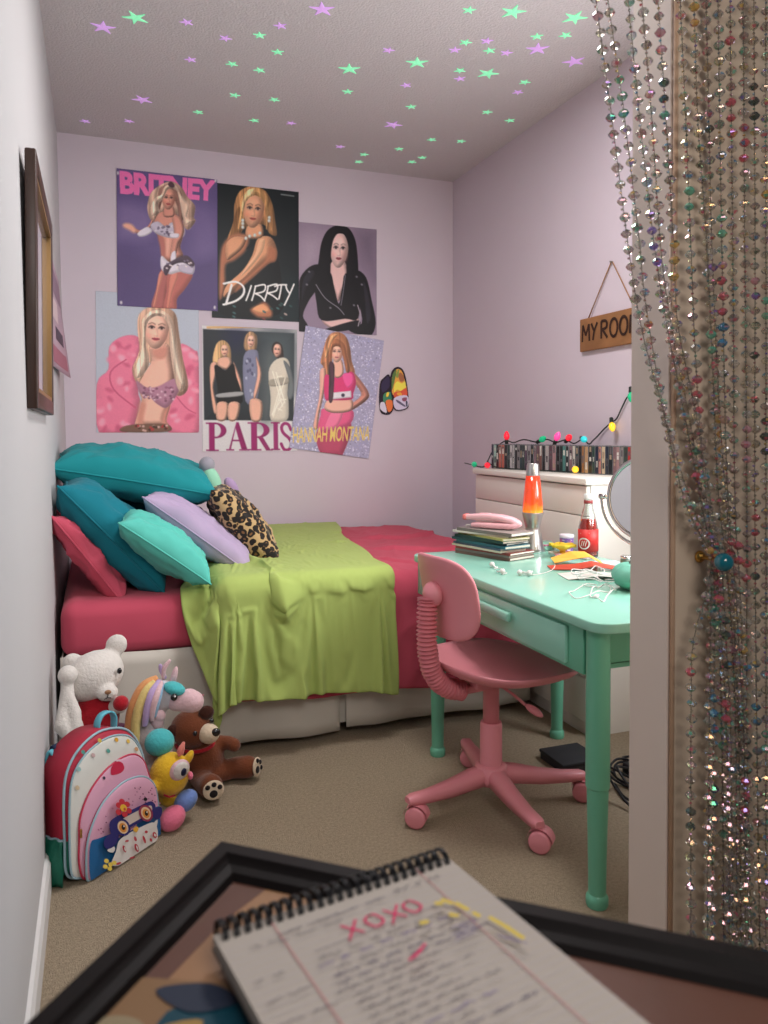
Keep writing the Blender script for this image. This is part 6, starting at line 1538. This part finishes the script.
# picture card lying on the table top
cu_ = (e2 * .97 - e1 * .24).normalized(); cv_ = Vector((-cu_.y, cu_.x, 0))
s = Sheet([(0, 0), (100, 0), (100, 70), (0, 70)], .17, .12, frame(Vector((.066, .555, ztop - .0155)) - cu_ * .085 - cv_ * .06, cu_, cv_, (0, 0, 1)), ink(120, 92, 66), .0006)
s.P((10, 56, 70), [(30, 20), (60, 8), (100, 10), (100, 70), (50, 70), (34, 50)]); s.P((128, 116, 92), [(0, 30), (20, 26), (32, 46), (22, 70), (0, 70)]); s.P((110, 70, 60), [(14, 40), (26, 36), (30, 52), (18, 58)]); s.P((140, 112, 62), [(30, 30), (48, 24), (44, 44), (34, 46)]); s.P((36, 44, 60), [(20, 8), (44, 2), (60, 12), (40, 20)])
o = s.build('postcard'); tag(o, 'teal and cream picture card lying on the table beside the notebook', 'postcard')
# ---------------------------------------------------------------- spiral notebook
t = thing('spiral_notebook', 'open lined spiral notebook with pink XOXO on the dark-rimmed table', 'notebook', (.085, .628, 0))
na = math.radians(9.8) ; nu = Vector((math.cos(na), math.sin(na), 0)); nvv = Vector((math.sin(na), -math.cos(na), 0)); nn = Vector((0, 0, 1))
NW, NH, NT = .233, .31, .013
zb = ztop + .0008
def np_(a, b, z): return nu * a + nvv * b + Vector((0, 0, z + zb))
paper = M('ruled_paper', (190, 180, 171), .8, var=.02, vscale=10); board = M('grey_board', (120, 110, 104), .8)
pl = []
mb = MB().prism([(0, 0), (NW, 0), (NW, NH), (0, NH)], 0, .002, board, lambda p: np_(p[0], p[1], p[2])); mb.build('back_board', None, t)
mb = MB()
for k in range(5):
    j = rnd.uniform(-.0008, .0008); mb.prism([(.001 + j, .001), (NW - .001 + j, .001), (NW - .001 + j, NH - .002), (.001 + j, NH - .002)], .0021 + k * .0021, .0021 + k * .0021 + .0018, paper, lambda p: np_(p[0], p[1], p[2]))
pg = mb.build('pages', None, t)
s = Sheet([(0, 0), (237, 0), (237, 310), (0, 310)], NW, NH, lambda p: np_(p[0], NH - p[1], p[2]), None, .0127, .00004)
for k in range(34): s.L(M('rule_line', (190, 184, 192), .8), [(2, 26 + k * 8.2), (235, 26 + k * 8.2)], .5, False)
mgl = M('margin_line', (206, 140, 140), .8)
s.L(mgl, [(48, 4), (48, 308)], 1.0, False); s.L(mgl, [(196, 4), (196, 308)], .9, False)
pk_ = M('pink_marker', (226, 52, 110), .8)
X0_ = 96
def xx(x): s.L(pk_, [(x, 44), (x + 7, 53), (x + 14, 61)], 2.1); s.L(pk_, [(x + 15, 43), (x + 7, 53), (x - 2, 64)], 2.1)
def oo(x): s.L(pk_, [(x + 8 + 7 * math.cos(q) + .8 * math.sin(3 * q), 52 + 8 * math.sin(q)) for q in [-1.9 + 2 * PI * k / 18 for k in range(20)]], 2.1)
xx(X0_); oo(X0_ + 20); xx(X0_ + 41); oo(X0_ + 58)
r3 = random.Random(21)
def scrib(x0, x1, y, col, h=3.2, wd=.75):
    x = x0
    while x < x1:
        wl_ = r3.uniform(9, 24); pts = []; n = int(wl_ / 1.5)
        for k in range(n):
            pts.append((x + wl_ * k / n, y - abs(math.sin(k * 1.9 + r3.random())) * h * r3.uniform(.5, 1.5) + r3.uniform(-.4, .4)))
        if len(pts) > 2: s.L(col, pts, wd)
        x += wl_ + r3.uniform(3, 7)
inkb = M('blue_black_ink', (84, 78, 104), .8); inkg = M('grey_pencil', (120, 112, 114), .8); inkv = M('violet_ink', (128, 112, 160), .8)
scrib(20, 42, 36, inkg, 3, .6); scrib(46, 100, 32, inkg, 3); scrib(44, 84, 40, inkg, 2); scrib(92, 150, 31, inkb, 3); scrib(158, 200, 28, inkg, 3, .9)
for k in range(22):
    y = 75.0 + k * 8.2; scrib(56 + r3.uniform(0, 14), 150 + r3.uniform(-30, 44), y, r3.choice((inkg, inkb, inkv, inkg)), 3.4)
    if k % 3 == 0: scrib(8, 38, y, inkg, 3)
s.L(inkg, [(60, 70), (120, 69.5), (176, 69)], .8)
yw = M('yellow_highlighter', (226, 200, 84), .8)
for a, b, c, d in ((184, 64, 190, 74), (192, 74, 196, 88), (178, 84, 184, 90), (197, 92, 199, 100), (205, 104, 210, 124), (209, 120, 212, 140), (176, 66, 182, 70), (150, 82, 158, 84)): s.L(yw, [(a, b), (c, d)], 4.5, False)
for k in range(5): s.L(inkv, [(164 + r3.uniform(-4, 10), 100 + k * 3.6), (190 + r3.uniform(-6, 4), 100 + k * 3.4)], .8, False)
for k in range(4): s.L(inkv, [(196 + k * 3, 126 + k * 4), (201 + k * 3, 134 + k * 4)], 1.2, False)
s.L(pk_, [(118, 116), (128, 112), (140, 106)], 2.2); s.L(pk_, [(122, 115), (134, 110)], 2.6)
o = s.build('page_writing', t)
wire = M('black_coated_wire', (22, 22, 26), .35)
n_r = 24
for k in range(n_r):
    a = .008 + (NW - .016) * k / (n_r - 1)
    for da in (-.0014, .0014):
        MB().tube([np_(a + da + .0006 * math.sin(q), .0045 - .0125 * math.cos(q) - .005, .0085 + .0115 * math.sin(q)) for q in [2 * PI * j / 16 for j in range(16)]], .00125, wire, 6, closed=True).build('wire_ring', None, t)
# ---------------------------------------------------------------- bead curtain
palette = [((232, 228, 220), 7), ((216, 208, 198), 5), ((244, 242, 240), 4), ((130, 216, 184), 3), ((236, 124, 130), 3), ((236, 180, 190), 2), ((100, 166, 216), 2), ((244, 200, 116), 2), ((164, 144, 222), 1), ((110, 104, 98), 2)]
bmats = []
for c, w_ in palette:
    m = M('crystal_%d_%d_%d' % c, c, .06, trans=.9 if min(c) > 190 else .6, ior=1.5, spec=.8); b = m.node_tree.nodes['Principled BSDF']
    b.inputs['Thin Film Thickness'].default_value = 250 + 47 * (len(bmats) % 9); b.inputs['Thin Film IOR'].default_value = 1.9
    bmats += [m] * w_
wirem = M('curtain_wire', (112, 104, 92), .35, metal=.7)
S = STRANDS
r5 = random.Random(9); mb = MB()
def bead(c, r, base):
    n = 8; a0 = r5.uniform(0, PI / 4); vs = [Vector(c) + Vector((0, 0, r * .92))]
    for (q, z) in ((.62, .62), (1.0, .12), (1.0, -.12), (.62, -.62)):
        for k in range(n): a = a0 + 2 * PI * k / n; vs.append(Vector(c) + Vector((r * q * math.cos(a), r * q * math.sin(a), r * z)))
    vs.append(Vector(c) - Vector((0, 0, r * .92))); L = len(vs) - 1
    F = [[0, 1 + k, 1 + (k + 1) % n] for k in range(n)]
    for i in range(3): F += [[1 + i * n + k, 1 + (i + 1) * n + k, 1 + (i + 1) * n + (k + 1) % n, 1 + i * n + (k + 1) % n] for k in range(n)]
    F += [[L, 1 + 3 * n + (k + 1) % n, 1 + 3 * n + k] for k in range(n)]
    o = len(mb.v); mb.v += [tuple(p) for p in vs]
    for f in F:
        m = base if r5.random() < .68 else r5.choice(bmats)
        mb.f.append([i + o for i in f]); mb.mi.append(mb.slot(m)); mb.sm.append(False)
for si, pts in enumerate(S):
    P0, P1 = Vector(pts[0]), Vector(pts[1]); ext = P0 + (P0 - P1) * ((2.58 - P0.z) / max(.05, P0.z - P1.z))
    pl_ = smoothpts([ext] + pts, 8, False); acc = r5.uniform(0, .03); step = .0312; nextd = acc; d = 0
    base = r5.choice(bmats); run = 0; keep = [pl_[0]]
    for i in range(len(pl_) - 1):
        a, b = pl_[i], pl_[i + 1]; l = (b - a).length
        while nextd <= d + l:
            p = a.lerp(b, (nextd - d) / l)
            if run <= 0: base = r5.choice(bmats[:16] if r5.random() < .72 else bmats); run = r5.randint(1, 3)
            run -= 1; jit = Vector((r5.uniform(-.0015, .0015), r5.uniform(-.002, .002), 0))
            bead(p + jit, r5.uniform(.0094, .0112), base); bead(p + jit - Vector((0, 0, step / 2)), .0030, r5.choice(bmats)); nextd += step
        d += l
    mb.tube(pl_, .0009, wirem, 5)
o = mb.build('bead_curtain'); tag(o, 'iridescent crystal bead curtain gathered at the right side of the doorway', 'bead curtain', kind='stuff')
tag(MB().tube([(-.13, 1.222, 2.585), (1.55, 1.222, 2.585)], .009, chrome, 14).build('curtain_rod'), 'chrome rod above the doorway carrying the bead curtain', 'curtain rod')
# holdback
t = thing('curtain_holdback', 'gold curtain holdback with a teal glass ball on the door casing', 'curtain holdback', (1.178, PY0 - .016, .944))
brass = M('polished_brass', (206, 160, 84), .2, metal=1.0)
d0 = Vector((-.022, -.082, .004))
q = Vector((0, 0, 1)).rotation_difference(Vector((0, -1, 0))).to_matrix().to_4x4()
MB().lathe([(0, 0), (.0125, 0), (.013, .003), (.009, .008), (.006, .012)], brass, 24, q).build('rosette', None, t)
MB().tube(smoothpts([(0, -.01, 0), (-.003, -.03, .001), (-.010, -.055, .002), d0], 5, False), .0045, brass, 12).build('stem', None, t)
tg = M('teal_glass_ball', (14, 112, 128), .08, coat=.8, trans=.15)
tag(MB().ell(d0 + Vector((-.004, -.012, 0)), .0185, tg, (0, 0, 0), 4).build('ball', None, t), 'teal glass ball')
# ---------------------------------------------------------------- light
def area(name, loc, rot, sx, sy, e, col):
    l = bpy.data.lights.new(name, 'AREA'); l.shape = 'RECTANGLE'; l.size = sx; l.size_y = sy; l.energy = e; l.color = col
    o = bpy.data.objects.new(name, l); C.objects.link(o); o.location = loc; o.rotation_euler = rot; return o
# daylight through the window in the right wall
area('window_daylight', (XR + .015, (WY0 + WY1) / 2, (WZ0 + WZ1) / 2), (0, math.radians(90), math.radians(-12)), 1.0, .62, 34, (.93, .97, 1.0))
# unseen soft fills added: one under the room ceiling, one in the hall
area('room_fill', (1.0, 2.35, 2.77), (0, 0, 0), .5, .5, 27, (1.0, .96, .95))
area('hall_fill', (.35, -.95, 2.56), (math.radians(50), 0, math.radians(-10)), 1.2, .8, 30, (1.0, .95, .90))
def point(name, loc, e, col, r):
    l = bpy.data.lights.new(name, 'POINT'); l.energy = e; l.color = col; l.shadow_soft_size = r
    o = bpy.data.objects.new(name, l); C.objects.link(o); o.location = loc
w = bpy.data.worlds.new('World'); bpy.context.scene.world = w; w.use_nodes = True
w.node_tree.nodes['Background'].inputs[0].default_value = (.80, .86, 1.0, 1); w.node_tree.nodes['Background'].inputs[1].default_value = .09
# ---------------------------------------------------------------- camera
cam = bpy.data.cameras.new('Camera'); co = bpy.data.objects.new('Camera', cam); C.objects.link(co)
co.location = (0, 0, 1.20); co.rotation_euler = (math.radians(89.0), 0, -math.atan2(287, 770))
cam.sensor_fit = 'VERTICAL'; cam.sensor_height = 36; cam.sensor_width = 27; cam.lens = 770 * 36 / 1024; cam.shift_y = -(78 - 770 * math.tan(math.radians(1))) / 1024
cam.clip_start = .02; cam.clip_end = 30
cam.dof.use_dof = True; cam.dof.focus_distance = 2.7; cam.dof.aperture_fstop = 5.0
sc = bpy.context.scene; sc.camera = co
sc.view_settings.view_transform = 'Standard'; sc.view_settings.look = 'None'; sc.view_settings.gamma = 1; sc.view_settings.use_curve_mapping = False
sc.view_settings.exposure = 0.0
